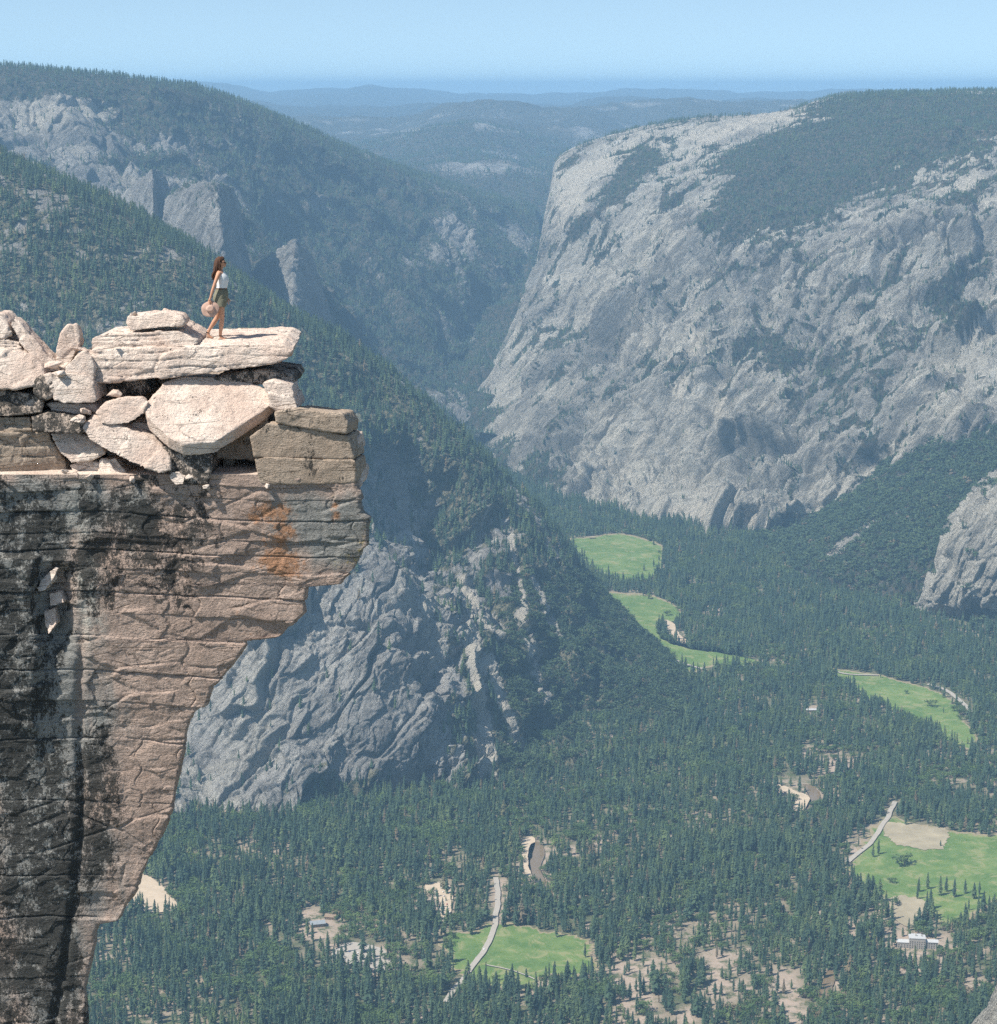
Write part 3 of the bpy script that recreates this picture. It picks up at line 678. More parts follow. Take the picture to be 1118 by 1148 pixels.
ROADS = [('pale road curving through the small meadow', [(556,985),(558,1010),(556,1032),(550,1052),(540,1072),(520,1097),(500,1125)], 10),
         ('pale road beside the wide meadow', [(951,968),(962,958),(976,946),(986,932),(996,916),(1004,900)], 10),
         ('thin pale track along the curved meadow', [(722,722),(740,734),(770,746),(792,752)], 9),
         ('thin pale track at the head of the far green meadow', [(928,752),(955,757),(985,758)], 8),
         ('pale road end beside the far green meadow', [(1040,768),(1058,774),(1074,784),(1090,800)], 12),
         ('thin footpath across the small meadow', [(544,1083),(575,1090),(600,1100)], 3)]
road_w = []
for lb, pts, wd in ROADS:
    W = np.array([at(x, y) for x, y in pts]); W = crm(W, 60); W = W + np.stack([fbm(W / 60., 2, 881) * 6, W[:, 1] * 0, W[:, 1] * 0], -1); road_w.append((W, wd))
    t = np.gradient(W, axis=0); t /= np.linalg.norm(t, axis=1, keepdims=True); nrm = np.stack([-t[:, 1], t[:, 0], t[:, 2] * 0], -1)
    V = np.stack([W - nrm * wd / 2, W - nrm * wd * .02, W + nrm * wd * .02, W + nrm * wd / 2], 1); V[..., 2] = FLOOR + 3.0
    tag(link('road', np_mesh('road', V, grid_faces(60, 4, True)), M['road']), lb, kind='structure')

# clearings where the ground shows (x, y, rx, ry)
CLEAR = [(1030,1078,34,14),(356,1046,18,8),(912,806,14,7),(715,1110,22,34),(712,1142,30,10),(808,1096,20,26),(835,1108,8,10),(880,1120,18,34),(900,1140,30,10),(690,1095,6,16),(352,1032,20,11),(410,1072,34,11),(492,1012,16,20),
         (942,862,24,12),(905,850,6,12),(890,895,24,18),(604,975,16,28),(960,1040,16,8),(760,1012,4,8),(850,668,8,5),(880,700,6,4),(1025,1055,34,16),(912,797,12,7),(800,688,10,5),(660,1040,5,5),
         (670,945,8,8),(700,930,14,5),(640,955,6,5),(880,668,5,3),(570,860,8,5),(680,920,12,3),(740,995,5,6),(600,1110,16,8),(1012,1000,20,6),(1090,1110,12,16),(185,1010,6,12),(120,1080,10,8),(300,1050,5,4),(440,1085,20,8),
         (470,1140,12,6),(770,1140,14,10),(990,1025,16,12),(955,1060,6,10),(840,1070,6,6),(935,1105,10,16),(725,1080,6,10),(928,1030,14,10),(980,850,10,4),(1110,870,8,6),(370,1060,10,5),(560,1015,6,30),(958,955,8,10),(850,752,30,5)]
# ground: one sheet, finer in front of the camera
gx = np.concatenate([[-64000, -30000, -12000, -5000], np.linspace(-3200, 3200, 420), [5000, 12000, 30000, 64000]])
gy = np.concatenate([[-40000, -8000, 0, 1500], np.linspace(2500, 9500, 420), [12000, 20000, 40000, 64000]])
GX, GY = np.meshgrid(gx, gy); GP = np.stack([GX, GY, np.full(GX.shape, FLOOR)], -1)
gpx, gpy = proj(GP + 0); gpx[GY < 1400] = -9999
bare = np.zeros(GX.shape)
for c in CLEAR: bare = np.maximum(bare, np.exp(-((gpx - c[0]) / c[2] / 1.2) ** 4 - ((gpy - c[1]) / c[3] / 1.2) ** 4))
me = np_mesh('ground', GP, grid_faces(len(gy), len(gx), False)); add_attr(me, 'bare', bare)
tag(link('ground', me, M['ground']), 'forest floor of the wide valley', kind='structure')

OCC = np.zeros((900, 700), bool)
for o_ in COL.objects:
    if o_.name in ('mountain_wall', 'talus_slope', 'granite_buttress', 'mountain_slope'):
        c_ = np.zeros(len(o_.data.vertices) * 3, np.float32); o_.data.vertices.foreach_get('co', c_); c_ = c_.reshape(-1, 3); c_ = c_[c_[:, 2] > FLOOR + 7]
        a_ = ((c_[:, 0] + 3500) / 10).astype(int); b_ = ((c_[:, 1] - 2500) / 10).astype(int); m_ = (a_ >= 0) & (a_ < 700) & (b_ >= 0) & (b_ < 900); OCC[b_[m_], a_[m_]] = True
def floor_trees():
    sp = 10.6
    out = []
    xs = np.arange(-2900, 2900, sp); ys = np.arange(2700, 9300, sp)
    X, Y = np.meshgrid(xs, ys); X = X + (rng.random(X.shape) - .5) * sp * 1.1; Y = Y + (rng.random(Y.shape) - .5) * sp * 1.1
    X, Y = X.ravel(), Y.ravel(); m = np.abs(X) < Y * 0.275 + 30
    X, Y = X[m], Y[m]; P = np.stack([X, Y, np.full(X.shape, FLOOR)], -1)
    px, py = proj(P)
    keep = ~OCC[np.clip(((Y - 2500) / 10).astype(int), 0, 899), np.clip(((X + 3500) / 10).astype(int), 0, 699)]
    # hidden beneath the wall and spur
    keep &= ~inpoly(px, py, [(-300, 0), (-300, 850), (200, 830), (430, 810), (560, 800), (660, 790), (720, 770), (680, 700), (590, 590), (500, 500), (430, 440), (420, 0)])
    keep &= ~inpoly(px, py, [(520, 0), (520, 440), (600, 520), (700, 550), (860, 570), (930, 600), (1320, 640), (1320, 0)])
    hide = inpoly(px, py, [(-300, 0), (-300, 1400), (60, 1400), (90, 1060), (180, 900), (200, 800), (0, 500)])
    keep &= ~hide | (rng.random(len(X)) < .6)
    dens = 0.86 + fbm(P / 130., 4, 401) * 1.1 + fbm(P / 40., 3, 402) * .8
    # open woodland toward the near camp grounds
    dens -= 0.34 * blob(px, py, [(780, 1110, 160, 60, 1.0), (430, 1075, 90, 40, .7), (1010, 1050, 90, 40, .5), (940, 865, 60, 30, .5), (670, 960, 60, 40, .3)])
    for c in CLEAR:
        dens -= np.exp(-((px - c[0]) / c[2]) ** 4 - ((py + 6 - c[1]) / c[3]) ** 4) * (0.72 + 1.3 * noise(P / 28., 403))
    for Q in mead_w + soil_w + riv_w:
        ip = inpoly(X, Y, [(q[0], q[1]) for q in Q]); cc = Q.mean(0); q8 = cc + (Q - cc) * .86
        lot = any(Q is r_ for r_ in riv_w[-2:])
        core = inpoly(X, Y, [(q[0], q[1]) for q in q8])
        dens[ip] = .22 if lot else np.where(core[ip], 0.0, .30 * (fbm(P[ip] / 30., 3, 407) > .08))
    for W, wd in road_w:
        d = np.full(len(X), 1e9)
        for w in W: d = np.minimum(d, np.hypot(X - w[0], Y - w[1]))
        dens[d < wd * .5 + 9] = 0
    keep &= rng.random(len(X)) < dens
    P = P[keep]; n = len(P)
    h = 15 + 28 * rng.random(n) ** 1.0 + 14 * noise(P / 110., 405)
    h = np.clip(h, 9, 52)
    small = rng.random(n) < .14; h[small] *= .55
    k = rng.choice([0, 1, 2, 3, 4], n)
    broad = (fbm(P / 90., 3, 406) + .15 * rng.standard_normal(n) > .19); k[broad] = rng.choice([10, 11], broad.sum()); h[broad] = 10 + 9 * rng.random(broad.sum())
    return P, h, k
FT = floor_trees()

# ------------------------------------------------------------------ tree prototypes (unit: height 1)
def conifer(seed, levels, spokes, rad_, lod=0):
    r = random.Random(seed); V = []; Fc = []; mi = []
    n = 5 if lod == 0 else 3
    for k in range(n): a = 2 * math.pi * k / n; V.append((.011 * math.cos(a), .011 * math.sin(a), 0))
    V.append((0, 0, .97))
    for k in range(n): Fc.append((k, (k + 1) % n, n)); mi.append(1)
    base = .10 + .1 * r.random()
    for L in range(levels):
        t = L / (levels - 1); z = base + (1 - base) * t ** .92
        R = rad_ * (1 - t) ** .75 * (.75 + .5 * r.random()) + .012
        if t < .2: R *= .7 + 1.5 * t
        off = r.random() * 6.28
        for s in range(spokes):
            if r.random() < .10: continue
            a = off + 6.283 * s / spokes + r.uniform(-.25, .25); q = R * r.uniform(.6, 1.15)
            w = 6.283 / spokes * .62 * (.8 + .4 * r.random()); dz = q * r.uniform(.25, .6); up = (1 - base) / levels * 1.25
            i = len(V)
            V.append((0, 0, min(1, z + up * .9))); V.append((q * .6 * math.cos(a - w), q * .6 * math.sin(a - w), z - dz * .55)); V.append((q * math.cos(a), q * math.sin(a), z - dz)); V.append((q * .6 * math.cos(a + w), q * .6 * math.sin(a + w), z - dz * .55))
            Fc += [(i, i + 1, i + 2), (i, i + 2, i + 3)]; mi += [0, 0]
    i = len(V); V += [(0, 0, 1.0), (.02, 0, .93), (-.01, .017, .93), (-.01, -.017, .93)]; Fc += [(i, i + 1, i + 2), (i, i + 2, i + 3), (i, i + 3, i + 1)]; mi += [0, 0, 0]
    return V, Fc, mi
def broadleaf(seed, nl, wide, lod=0):
    r = random.Random(seed); V = []; Fc = []; mi = []
    def limb(p, q, a, b):
        i = len(V); d = Vector(q) - Vector(p); s = d.orthogonal().normalized(); t = d.cross(s).normalized()
        for c, R in ((p, a), (q, b)):
            for k in range(4):
                an = k * math.pi / 2; V.append(tuple(Vector(c) + s * R * math.cos(an) + t * R * math.sin(an)))
        for k in range(4): Fc.append((i + k, i + (k + 1) % 4, i + 4 + (k + 1) % 4)); Fc.append((i + k, i + 4 + (k + 1) % 4, i + 4 + k)); mi.extend([1, 1])
    limb((0, 0, 0), (0, 0, .35), .03, .022)
    cl = []
    for k in range(7 if lod == 0 else 5):
        a = k * 2.4 + r.random(); R = wide * (.25 + .35 * r.random()); c = (R * math.cos(a), R * math.sin(a), .42 + .38 * r.random()); cl.append((c, .20 + .12 * r.random()))
        limb((0, 0, .3), c, .016, .006)
    cl.append(((0, 0, .75), .24))
    for k in range(nl):
        c, R = r.choice(cl); d = Vector((r.gauss(0, 1), r.gauss(0, 1), r.gauss(0, 1))).normalized(); p = Vector(c) + d * R * (.55 + .45 * r.random())
        s = .05 + .045 * r.random() if lod == 0 else .09 + .06 * r.random()
        n_ = (d + Vector((r.gauss(0, .5), r.gauss(0, .5), r.gauss(.3, .5)))).normalized(); u = n_.orthogonal().normalized(); v = n_.cross(u)
        an = r.random() * 6.28; u2 = u * math.cos(an) + v * math.sin(an); v2 = n_.cross(u2)
        i = len(V); V += [tuple(p + u2 * s), tuple(p - u2 * s * .6 + v2 * s * .8), tuple(p - u2 * s * .6 - v2 * s * .8)]; Fc.append((i, i + 1, i + 2)); mi.append(0)
    return V, Fc, mi
def tree_mesh(name, data, leafmat):
    me = bpy.data.meshes.new(name); me.from_pydata(data[0], [], data[1]); me.materials.append(leafmat); me.materials.append(M['bark'])
    me.polygons.foreach_set('material_index', data[2]); me.update(); return me
PROTO = []   # (mesh, name)
for k, (lv, sk, rd) in enumerate([(15, 8, .145), (17, 7, .12), (11, 8, .21), (16, 8, .105), (14, 7, .15)]): PROTO.append((tree_mesh('pine_tree', conifer(500 + k, lv, sk, rd), M['needle']), 'pine_tree'))
for k, (lv, sk, rd) in enumerate([(7, 6, .16), (8, 5, .14), (6, 6, .19)]): PROTO.append((tree_mesh('slope_pine', conifer(520 + k, lv, sk, rd, 1), M['needle']), 'pine_tree'))
for k in range(2): PROTO.append((tree_mesh('slope_oak', broadleaf(540 + k, 70, .8, 1), M['oak']), 'oak_tree'))
for k in range(2): PROTO.append((tree_mesh('cottonwood', broadleaf(560 + k, 230, .75, 0), M['leaf']), 'broadleaf_tree'))

def tree_obj(name, mesh, loc, h, lab, cat, group, wide=1.0):
    o = bpy.data.objects.new(name, mesh); COL.objects.link(o); o.location = loc; o.scale = (h * wide, h * wide, h); o.rotation_euler = (0, 0, random.random() * 6.28)
    tag(o, lab, cat, group); return o
# the trees that show largest: individuals
P, h, k = FT
px, py = proj(P)
inside = (px > 85) & (px < 1113) & (py < 1160)
score = np.where(inside, h * F / P[:, 1], 0)
front = np.where(inside & (k < 5))[0]
front = front[np.argsort(P[front, 1])][:330]
front = front[np.argsort(-h[front])][:296]
for i in front:
    tree_obj('pine_tree', PROTO[k[i]][0], P[i], h[i], 'tall dark conifer in the frontmost rows of the valley forest', 'pine tree', 'conifers of the frontmost valley rows', 1.2)
rest = np.ones(len(P), bool); rest[front] = False
FORESTS.append((P[rest], h[rest], k[rest]))
# lone trees standing in the meadows
LONE = [(1014, 970, 17, 'b', 'round dark tree alone in the middle of the wide meadow', 1.7), (985, 958, 26, 'c', 'tall conifer at the left side of the wide meadow beside the road', 1), (979, 961, 22, 'c', 'shorter conifer of the pair by the wide meadow road', 1),
        (1030, 1000, 24, 'c', 'conifer at the left end of the row in the wide meadow', 1), (1040, 997, 28, 'c', 'second conifer from the left in the row in the wide meadow', 1), (1054, 1004, 32, 'c', 'tallest conifer of the row in the wide meadow', 1), (1061, 1000, 26, 'c', 'conifer just right of the tallest in the row', 1),
        (1070, 1006, 30, 'c', 'conifer in the middle of the meadow row with a gap on its right', 1), (1082, 1002, 24, 'c', 'fourth conifer from the right end of the meadow row', 1), (1092, 1008, 27, 'c', 'third conifer from the right end of the meadow row', 1), (1098, 1003, 22, 'c', 'shortest conifer near the right end of the meadow row', 1),
        (1005, 1015, 12, 'b', 'small round bush tree on the bare ground below the wide meadow', 1.2), (1044, 792, 14, 'b', 'round tree in the far green meadow with a track', 1.4), (733, 636, 24, 'c', 'conifer at the right end of the farthest meadow', 1), (722, 640, 20, 'c', 'small conifer at the lower edge of the farthest meadow', 1),
        (690, 650, 22, 'c', 'conifer in front of the farthest meadow on its left', 1), (705, 655, 20, 'c', 'conifer in front of the farthest meadow near its middle', 1), (748, 690, 12, 'b', 'round tree beside the curved meadow sandbank', 1.3), (1000, 990, 9, 'b', 'low bush at the lower edge of the wide meadow', 1.3),
        (556, 1100, 9, 'b', 'low bush at the lower edge of the small meadow', 1.2), (590, 1096, 14, 'c', 'small conifer on the lower edge of the small meadow', 1), (508, 1052, 10, 'b', 'round bush at the upper left of the small meadow', 1.2)]
for x, y, hh, kd, lb, wd in LONE:
    mi_ = random.choice([0, 2, 4]) if kd == 'c' else 10
    tree_obj('pine_tree' if kd == 'c' else 'broadleaf_tree', PROTO[mi_][0], at(x, y), hh * 1.25, lb, 'tree', 'single trees in the valley meadows', wd * 1.15)
for mi_, (x, y, hh, lb) in {5: (745, 752, 26, 'pine at the left end of the curved meadow tip'), 6: (800, 746, 24, 'pine standing in the tip of the curved meadow'), 7: (826, 744, 22, 'pine near the right tip of the curved meadow'), 8: (755, 735, 12, 'oak beside the thin track of the curved meadow'), 9: (766, 705, 12, 'oak beside the river sandbank'),
                            1: (838, 742, 24, 'slim pine at the end of the curved meadow'), 3: (1058, 800, 20, 'narrow pine at the edge of the far green meadow'), 11: (1016, 778, 11, 'round tree at the upper edge of the far green meadow')}.items():
    tree_obj(PROTO[mi_][1], PROTO[mi_][0], at(x, y), hh, lb, 'tree', 'single trees in the valley meadows')

# the mass of the forest: one object per stretch, instances of those trees
proto_objs = {}
for o in COL.objects:
    if o.type == 'MESH':
        for i, (m_, nn) in enumerate(PROTO):
            if o.data == m_ and i not in proto_objs: proto_objs[i] = o
def forest(name, label, P, h, k):
    me = bpy.data.meshes.new(name); me.vertices.add(len(P)); me.vertices.foreach_set('co', np.ascontiguousarray(P, np.float32).ravel())
    add_attr(me, 'h', h); add_attr(me, 'rz', rng.random(len(P)) * 6.28); add_attr(me, 'wd', h * (0.95 + .55 * rng.random(len(P))))
    used = sorted(set(int(v) for v in k)); mp = {v: i for i, v in enumerate(used)}
    a = me.attributes.new('ki', 'INT', 'POINT'); a.data.foreach_set('value', np.array([mp[int(v)] for v in k], np.int32))
    o = link(name, me); tag(o, label, 'forest', kind='stuff')
    g = bpy.data.node_groups.new(name, 'GeometryNodeTree')
    g.interface.new_socket('Geometry', in_out='INPUT', socket_type='NodeSocketGeometry'); g.interface.new_socket('Geometry', in_out='OUTPUT', socket_type='NodeSocketGeometry')
    gi = g.nodes.new('NodeGroupInput'); go = g.nodes.new('NodeGroupOutput'); ip = g.nodes.new('GeometryNodeInstanceOnPoints'); jn = g.nodes.new('GeometryNodeJoinGeometry')
    for v in reversed(used):
        oi = g.nodes.new('GeometryNodeObjectInfo'); oi.transform_space = 'ORIGINAL'; oi.inputs['Object'].default_value = proto_objs[v]; oi.inputs['As Instance'].default_value = True
        g.links.new(oi.outputs['Geometry'], jn.inputs[0])
    def na(nm, ty='FLOAT'):
        n = g.nodes.new('GeometryNodeInputNamedAttribute'); n.data_type = ty; n.inputs['Name'].default_value = nm; return n.outputs['Attribute']
    cs = g.nodes.new('ShaderNodeCombineXYZ'); g.links.new(na('wd'), cs.inputs[0]); g.links.new(na('wd'), cs.inputs[1]); g.links.new(na('h'), cs.inputs[2])
    cr = g.nodes.new('ShaderNodeCombineXYZ'); g.links.new(na('rz'), cr.inputs[2])
    er = g.nodes.new('FunctionNodeEulerToRotation'); g.links.new(cr.outputs[0], er.inputs[0])
    g.links.new(gi.outputs[0], ip.inputs['Points']); g.links.new(jn.outputs[0], ip.inputs['Instance']); ip.inputs['Pick Instance'].default_value = True
    g.links.new(na('ki', 'INT'), ip.inputs['Instance Index']); g.links.new(er.outputs[0], ip.inputs['Rotation']); g.links.new(cs.outputs[0], ip.inputs['Scale'])
    g.links.new(ip.outputs[0], go.inputs[0])
    md = o.modifiers.new('forest', 'NODES'); md.node_group = g
    return o
for nm, ks in (('conifer_forest', (0, 1, 2, 3, 4)), ('slope_forest', (5, 6, 7)), ('oak_woodland', (8, 9)), ('riverside_woodland', (10, 11))):
    PP, HH, KK = [], [], []
    for P, h, k in FORESTS:
        m = np.isin(k, ks); PP.append(P[m]); HH.append(h[m]); KK.append(k[m])
    PP, HH, KK = np.concatenate(PP), np.concatenate(HH), np.concatenate(KK)
    lab = {'conifer_forest': 'dense conifer forest covering the valley floor', 'slope_forest': 'conifers covering the slopes and rims', 'oak_woodland': 'dark oak woodland on the lower slopes', 'riverside_woodland': 'lighter green broadleaf trees scattered in the valley forest'}[nm]
    print(nm, len(PP)); forest(nm, lab, PP, HH, KK)

# ------------------------------------------------------------------ foreground cliff
def edge_x(py):
    ys = [534, 541, 546, 556, 563, 576, 581, 612, 617, 634, 640, 650, 654, 657, 678, 687, 694, 713, 716, 720, 735, 762, 770, 790, 800, 812, 850, 900, 930, 960, 985, 1000, 1022, 1031, 1036, 1046, 1060, 1100, 1148, 1300]
    xs = [398, 400, 402, 405, 404, 407, 414, 414, 408, 402, 399, 386, 384, 346, 343, 344, 335, 318, 314, 278, 270, 250, 238, 233, 219, 214, 206, 196, 186, 172, 158, 152, 140, 136, 112, 107, 108, 99, 96, 78]
    return np.interp(py, ys, xs)
CLIFF_Y = 41.0
def build_cliff():
    nv, nf, ns = 880, 620, 150
    pyv = np.linspace(532, 1290, nv)
    # front face columns from beyond the left of the frame to the silhouette, then round the edge and back
    U = np.linspace(0, 1, nf); Wd = np.linspace(0, 1, ns + 1)[1:]
    V = np.zeros((nv, nf + ns, 3)); PX = np.zeros((nv, nf + ns)); PY = np.zeros_like(PX)
    m = F / CLIFF_Y                                                 # photo pixels per metre
    for i, y in enumerate(pyv):
        xr = edge_x(y) - 5; xl = -420.0
        xs = xl + (xr - xl) * (1 - (1 - U) ** 1.15)
        down = (y - 534) / m
        Yf = CLIFF_Y - .12 + 0.045 * (xs - 100) / m + 0.035 * down
        # buttress that steps forward at the lower left, with a recess beside it
        Yf = Yf - 0.22 * smooth(48, 36, xs + 3 * math.sin(y * .05)) * smooth(620, 627, y) * smooth(900, 740, y) + 0.30 * np.exp(-((xs - 66 + (y - 640) * .04) / 17) ** 2) * smooth(628, 642, y) * smooth(760, 690, y)
        # vertical fissure
        xf = np.interp(y, [600, 700, 800, 900, 1000, 1148, 1300], [100, 92, 88, 92, 84, 60, 50])
        Yf = Yf + 0.08 * np.exp(-((xs - xf) / 5) ** 2) * smooth(640, 760, y) + 0.03 * smooth(xf + 3, xf - 3, xs) * smooth(640, 800, y) * -1
        p = np.stack([(xs - CX) / F * 0, xs * 0, xs * 0], -1)
        sx = (xs - CX) / F; sy = (CY - y) / F
        d = np.stack([sx, np.full_like(sx, C_ + sy * S_), np.full_like(sx, -S_ + sy * C_)], -1)
        P = d * (Yf / d[:, 1])[:, None]
        V[i, :nf] = P; PX[i, :nf] = xs; PY[i] = y
        e = P[-1]
        # round the edge: quarter turn then back into the mountain
        t = Wd[:, None]
        bx = np.where(t < .12, .09 * np.sin(t / .12 * math.pi / 2), .09 - (t - .12) * 1.6)
        by = np.where(t < .12, .12 * (1 - np.cos(t / .12 * math.pi / 2)), .12 + (t - .12) * 7.0)
        V[i, nf:] = e + np.concatenate([bx, by, bx * 0], -1); PX[i, nf:] = xr + Wd * 3
    x, z = V[..., 0], V[..., 2]
    wob = fbm(V / np.array([2.2, 2.2, 1.2]), 3, 601) * 5 + fbm(V / .5, 3, 602) * 1.6
    yy = PY + wob - 0.02 * (PX - 200) + 3 * np.sin(PX / 60.)
    cuts = [541, 556, 580, 604, 622, 641, 668, 690, 717, 757, 791, 833, 902, 985, 1034, 1100, 1165, 1230, 1300]
    strength = [.2, .3, .9, .4, 1, .3, 1, .3, .8, 1, .4, 1, .5, .7, 1, .4, .6, .8, 1]
    lay = np.searchsorted(cuts, yy)
    rg = np.random.default_rng(5); off = rg.uniform(-.016, .016, len(cuts) + 1); tilt = rg.uniform(-.02, .035, len(cuts) + 1)
    d = np.zeros(PX.shape)
    ca = np.array([500] + cuts + [1400])
    gap = 1.0 / m
    for c, s in zip(cuts, strength):
        on = smooth(-.1, .2, noise(np.stack([PX / 90., PX * 0 + c, PY * 0], -1), 610) + .25 * s)
        d -= 0.045 * s * on * np.exp(-((yy - c) / .7) ** 2)
    d += off[lay] + tilt[lay] * (yy - ca[lay]) / m
    # vertical joints, layer by layer
    for L in range(len(cuts) + 1):
        sel = lay == L; xs0 = -420 + rg.uniform(0, 60); joints = []
        while xs0 < 430: joints.append(xs0); xs0 += rg.uniform(35, 130)
        joints = np.array(joints); jx = PX + 4 * np.sin(PY * .21 + L) + wob * .5
        b = np.searchsorted(joints, jx); bo = rg.uniform(-.02, .02, len(joints) + 1); bt = rg.uniform(-.04, .04, len(joints) + 1)
        dd = bo[b] + bt[b] * (jx - joints[np.maximum(b - 1, 0)]) / m * .4
        near = np.min(np.abs(jx[..., None] - joints[None, None, ::1]), -1) if False else np.minimum(np.abs(jx - joints[np.minimum(b, len(joints) - 1)]), np.abs(jx - joints[np.maximum(b - 1, 0)]))
        dd = dd - .02 * np.exp(-(near / .8) ** 2) * (rg.random() < .5)
        d = np.where(sel, d + dd, d)
    f1, _ = facets(V / np.array([1.3, 1.3, .6]), 620, 1, .4); f2, _ = facets(V / np.array([.35, .35, .2]), 621, 1, .4)
    d += f1 * .045 + f2 * .012 + fbm(V / .9, 3, 622) * .07 + fbm(V / .12, 4, 623, .6) * .012
    d += -.015 * smooth(.25, .6, fbm(V / .22, 3, 624))
    N, s = normals(V)
    Pn = V + N * d[..., None] * smooth(0, 6, (PY - 532))[..., None]
    me = np_mesh('cliff', Pn, grid_faces(nv, nf + ns, flip=(s < 0)))
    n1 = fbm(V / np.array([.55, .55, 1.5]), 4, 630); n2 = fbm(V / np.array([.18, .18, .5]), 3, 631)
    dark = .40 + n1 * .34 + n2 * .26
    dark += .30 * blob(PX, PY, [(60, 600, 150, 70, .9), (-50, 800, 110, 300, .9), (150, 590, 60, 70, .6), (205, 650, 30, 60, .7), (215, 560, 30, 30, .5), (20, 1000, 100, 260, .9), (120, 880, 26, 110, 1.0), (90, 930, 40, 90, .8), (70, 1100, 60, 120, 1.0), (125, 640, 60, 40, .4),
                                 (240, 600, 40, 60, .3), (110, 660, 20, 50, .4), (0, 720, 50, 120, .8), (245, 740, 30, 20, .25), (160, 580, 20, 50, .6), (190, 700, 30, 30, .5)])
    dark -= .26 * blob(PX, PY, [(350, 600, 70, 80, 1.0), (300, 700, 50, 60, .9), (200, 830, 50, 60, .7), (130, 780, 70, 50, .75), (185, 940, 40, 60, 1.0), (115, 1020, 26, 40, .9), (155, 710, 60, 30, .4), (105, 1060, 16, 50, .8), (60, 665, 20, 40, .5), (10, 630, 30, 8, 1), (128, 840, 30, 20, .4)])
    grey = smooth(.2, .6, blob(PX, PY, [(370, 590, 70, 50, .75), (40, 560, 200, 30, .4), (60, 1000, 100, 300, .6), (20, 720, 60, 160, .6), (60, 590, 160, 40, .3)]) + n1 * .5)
    pale = blob(PX, PY, [(98, 660, 9, 60, 1.1), (112, 705, 8, 20, .6), (147, 590, 5, 30, .9), (85, 575, 14, 26, .7), (215, 600, 8, 20, .3), (97, 640, 14, 12, .7)])
    rust = blob(PX, PY, [(296, 575, 30, 22, .85), (318, 600, 18, 40, .85), (300, 630, 26, 16, .8), (325, 640, 20, 14, .85), (376, 575, 7, 26, .95), (150, 560, 30, 8, .3), (75, 655, 5, 10, .5), (280, 700, 30, 24, .32), (180, 850, 6, 12, .4), (130, 700, 20, 20, .25), (160, 640, 60, 10, .25)])
    yellow = blob(PX, PY, [(405, 600, 14, 26, .55), (385, 625, 24, 14, .5), (382, 560, 20, 10, .4), (345, 560, 30, 16, .3), (360, 640, 30, 10, .35)])
    dark = dark - .05; dark = np.where(dark > .62, .62 + (dark - .62) * .4, dark)
    for nm, a in (('dark', dark), ('grey', grey), ('pale', np.clip(pale, 0, 1)), ('rust', rust), ('yellow', yellow)): add_attr(me, nm, a)
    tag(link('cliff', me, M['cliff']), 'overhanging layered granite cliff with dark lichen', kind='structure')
    # the flat top of the cliff
    nt_, ny_ = 420, 160
    xs = np.linspace(-420, 396, nt_); T = np.zeros((ny_, nt_, 3)); e = np.array([Pn[0, np.searchsorted(PX[0, :nf], x_) if x_ < PX[0, nf - 1] else nf - 1] for x_ in xs])
    for j in range(ny_):
        t = j / (ny_ - 1); T[j] = e; T[j, :, 1] += t * 7 * np.clip((430 - xs) / 200, .12, 1); T[j, :, 2] += -.0 + .02 * t
    T[..., 2] += fbm(T / .4, 4, 640) * .05 * np.linspace(0, 1, ny_)[:, None] ** .3 * 1.0 - .005
    Nn, s = normals(T); me = np_mesh('cliff_top', T, grid_faces(ny_, nt_, flip=(Nn[5, 5, 2] * 1 < 0) ^ (s < 0)))
    tag(link('cliff_top', me, M['slab']), 'rough top of the cliff under the stacked slabs', kind='structure')
build_cliff()

